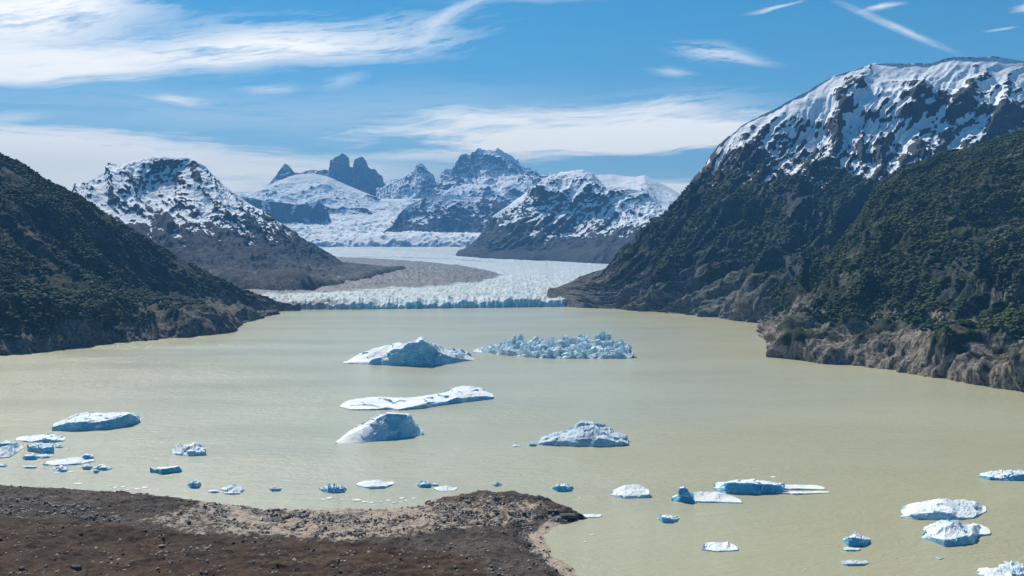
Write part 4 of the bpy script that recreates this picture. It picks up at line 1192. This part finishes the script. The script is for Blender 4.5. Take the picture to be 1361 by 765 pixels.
berg('big domed white iceberg with a dark blue lower side, near the right edge',
     [(1196, 688), (1220, 690.5), (1260, 691.5), (1278, 691), (1295, 689), (1311, 680)],
     [(1196, 686), (1215, 683), (1240, 680), (1266, 681), (1272, 687), (1292, 687), (1311, 679)],
     [(1199, 682), (1210, 675), (1226, 668), (1250, 662.5), (1275, 664), (1296, 665), (1306, 671), (1311, 677)], 32, 'white', rough=0.75)
berg('flat-topped white iceberg with blue broken sides, in front of the big domed one',
     [(1224, 715), (1240, 720), (1256, 726.5), (1275, 725), (1296, 722), (1300, 713), (1316, 711)],
     [(1225, 713), (1231, 710), (1244, 716), (1256, 718), (1275, 715), (1292, 710), (1300, 710), (1316, 709)],
     [(1230, 705), (1235, 698), (1247, 692), (1265, 689.5), (1282, 696), (1302, 698), (1316, 706)], 26, 'white', rough=0.7)
simple('small dark blue dome of ice with patchy snow, left of the big domed iceberg', 1120, 1157, 707.5, 726, 'deep', 0.6, 0.45, thick=11, cat='iceberg', name='iceberg')
simple('thin teal and white sliver under the small blue dome', 1120, 1144, 726.5, 732.5, 'teal', 0.4, 0.2)
simple('flat grey ring-shaped floe, lowest piece under the small blue dome', 1117, 1154, 743.5, 752, 'grey', 0.35, 0.4)
berg('lumpy white floe at bottom right, left of its cut-off neighbour',
     [(1298, 764), (1315, 770), (1345, 771)], [(1298, 762), (1315, 767), (1345, 766)], [(1300, 759), (1310, 754), (1325, 754), (1345, 762)], 12, 'white', 'ice floe', 'ice_floe', rough=0.8)
berg('lumpy white iceberg cut by the bottom right corner of the photo',
     [(1329, 762), (1345, 769), (1385, 772)], [(1329, 759), (1345, 761), (1385, 762)], [(1329, 753), (1338, 746), (1360, 747), (1385, 752)], 16, 'white', rough=0.9, jag=0.3)
simple('tiny teal chip at the left foot of the grey weathered iceberg', 701, 714, 587, 593, 'teal', 0.5)
simple('faint flat white chip left of the grey weathered iceberg', 680, 692, 590, 593.5, 'white', 0.2)
simple('tiny white chip between the flat-topped iceberg and the bottom corner', 1244, 1253, 740, 743.5, 'white', 0.3)

# chips: many alike along the near shore
chips = [(104, 643, 11), (145, 646, 7), (153, 648, 8), (163, 647, 7), (170, 651, 8), (182, 650, 9), (192, 648, 10), (198, 651, 5), (210, 652, 6), (262, 654, 6), (158, 652, 9),
         (474, 665, 14), (485, 667, 9), (494, 668, 8), (507, 667, 6), (517, 665, 8), (524, 668, 9), (534, 662, 9), (540, 665, 7), (550, 662, 8), (532, 667, 6), (571, 666, 5),
         (430, 664, 8), (438, 662, 10), (455, 664, 6), (450, 668, 4), (463, 660, 4), (94, 627, 7), (76, 628, 9), (88, 597, 6), (785, 684, 8), (787, 711, 7), (778, 720, 5), (1028, 634, 10), (1070, 757, 5),
         (60, 622, 4), (170, 610, 3), (345, 632, 3), (640, 612, 3), (840, 700, 3), (1010, 700, 3), (890, 620, 3), (720, 625, 3), (500, 625, 3), (380, 612, 3), (1191, 742, 5), (1180, 735, 3)]
cv, cq = ico(2)
r = np.random.default_rng(77)
protos = []
for i in range(4):
    V = cv * (1 + fbm(cv * 1.6 + i * 9, 3)[:, None] * 0.7)
    V[:, 2] = np.clip(V[:, 2], -0.35, 0.55) + 0.06 * pn(cv * 3 + i)
    protos.append(mesh_np('ice_chip', V, cq, IM['white'], smooth_sh=False))
for i, (x, y, wpx) in enumerate(chips):
    o = protos[i] if i < 4 else protos[i % 4].copy()
    if i >= 4: COL.objects.link(o)
    g = G(x, y); s_ = wpx / F * g[1] / 2
    o.location = (g[0], g[1], 0.0); o.scale = (s_, s_ * r.uniform(0.5, 1.0), max(0.35, s_ * r.uniform(0.2, 0.35))); o.rotation_euler = (0, 0, r.uniform(-0.5, 0.5))
    tag(o, 'small low chip of white ice floating off the near shore', 'ice chip', GS)

# ------------------------------------------------------------------ air
hm = bpy.data.materials.new('haze air'); hm.use_nodes = True
t = NT(hm.node_tree); t.n.clear()
out = t.node('ShaderNodeOutputMaterial'); pv = t.node('ShaderNodeVolumePrincipled')
pv.inputs['Color'].default_value = (0.17, 0.50, 1.0, 1); pv.inputs['Density'].default_value = 6.0e-5
pv.inputs['Anisotropy'].default_value = 0.0
t.link(pv.outputs[0], out.inputs['Volume'])
x0, x1, y0, y1, z0, z1 = -19500, 19500, -19500, 19500, -16, 2000
V = [(x, y, z) for x in (x0, x1) for y in (y0, y1) for z in (z0, z1)]
Q = [(0, 1, 3, 2), (4, 6, 7, 5), (0, 4, 5, 1), (2, 3, 7, 6), (0, 2, 6, 4), (1, 5, 7, 3)]
hz = mesh_np('haze', V, Q, hm, smooth_sh=False)
tag(hz, 'pale blue air between the viewer and the far peaks', 'haze', kind='stuff')

# ------------------------------------------------------------------ render settings
C.view_settings.view_transform = 'Standard'
C.view_settings.look = 'None'
C.view_settings.exposure = 0.33
C.view_settings.gamma = 1.0
C.cycles.volume_bounces = 0
C.cycles.max_bounces = 5
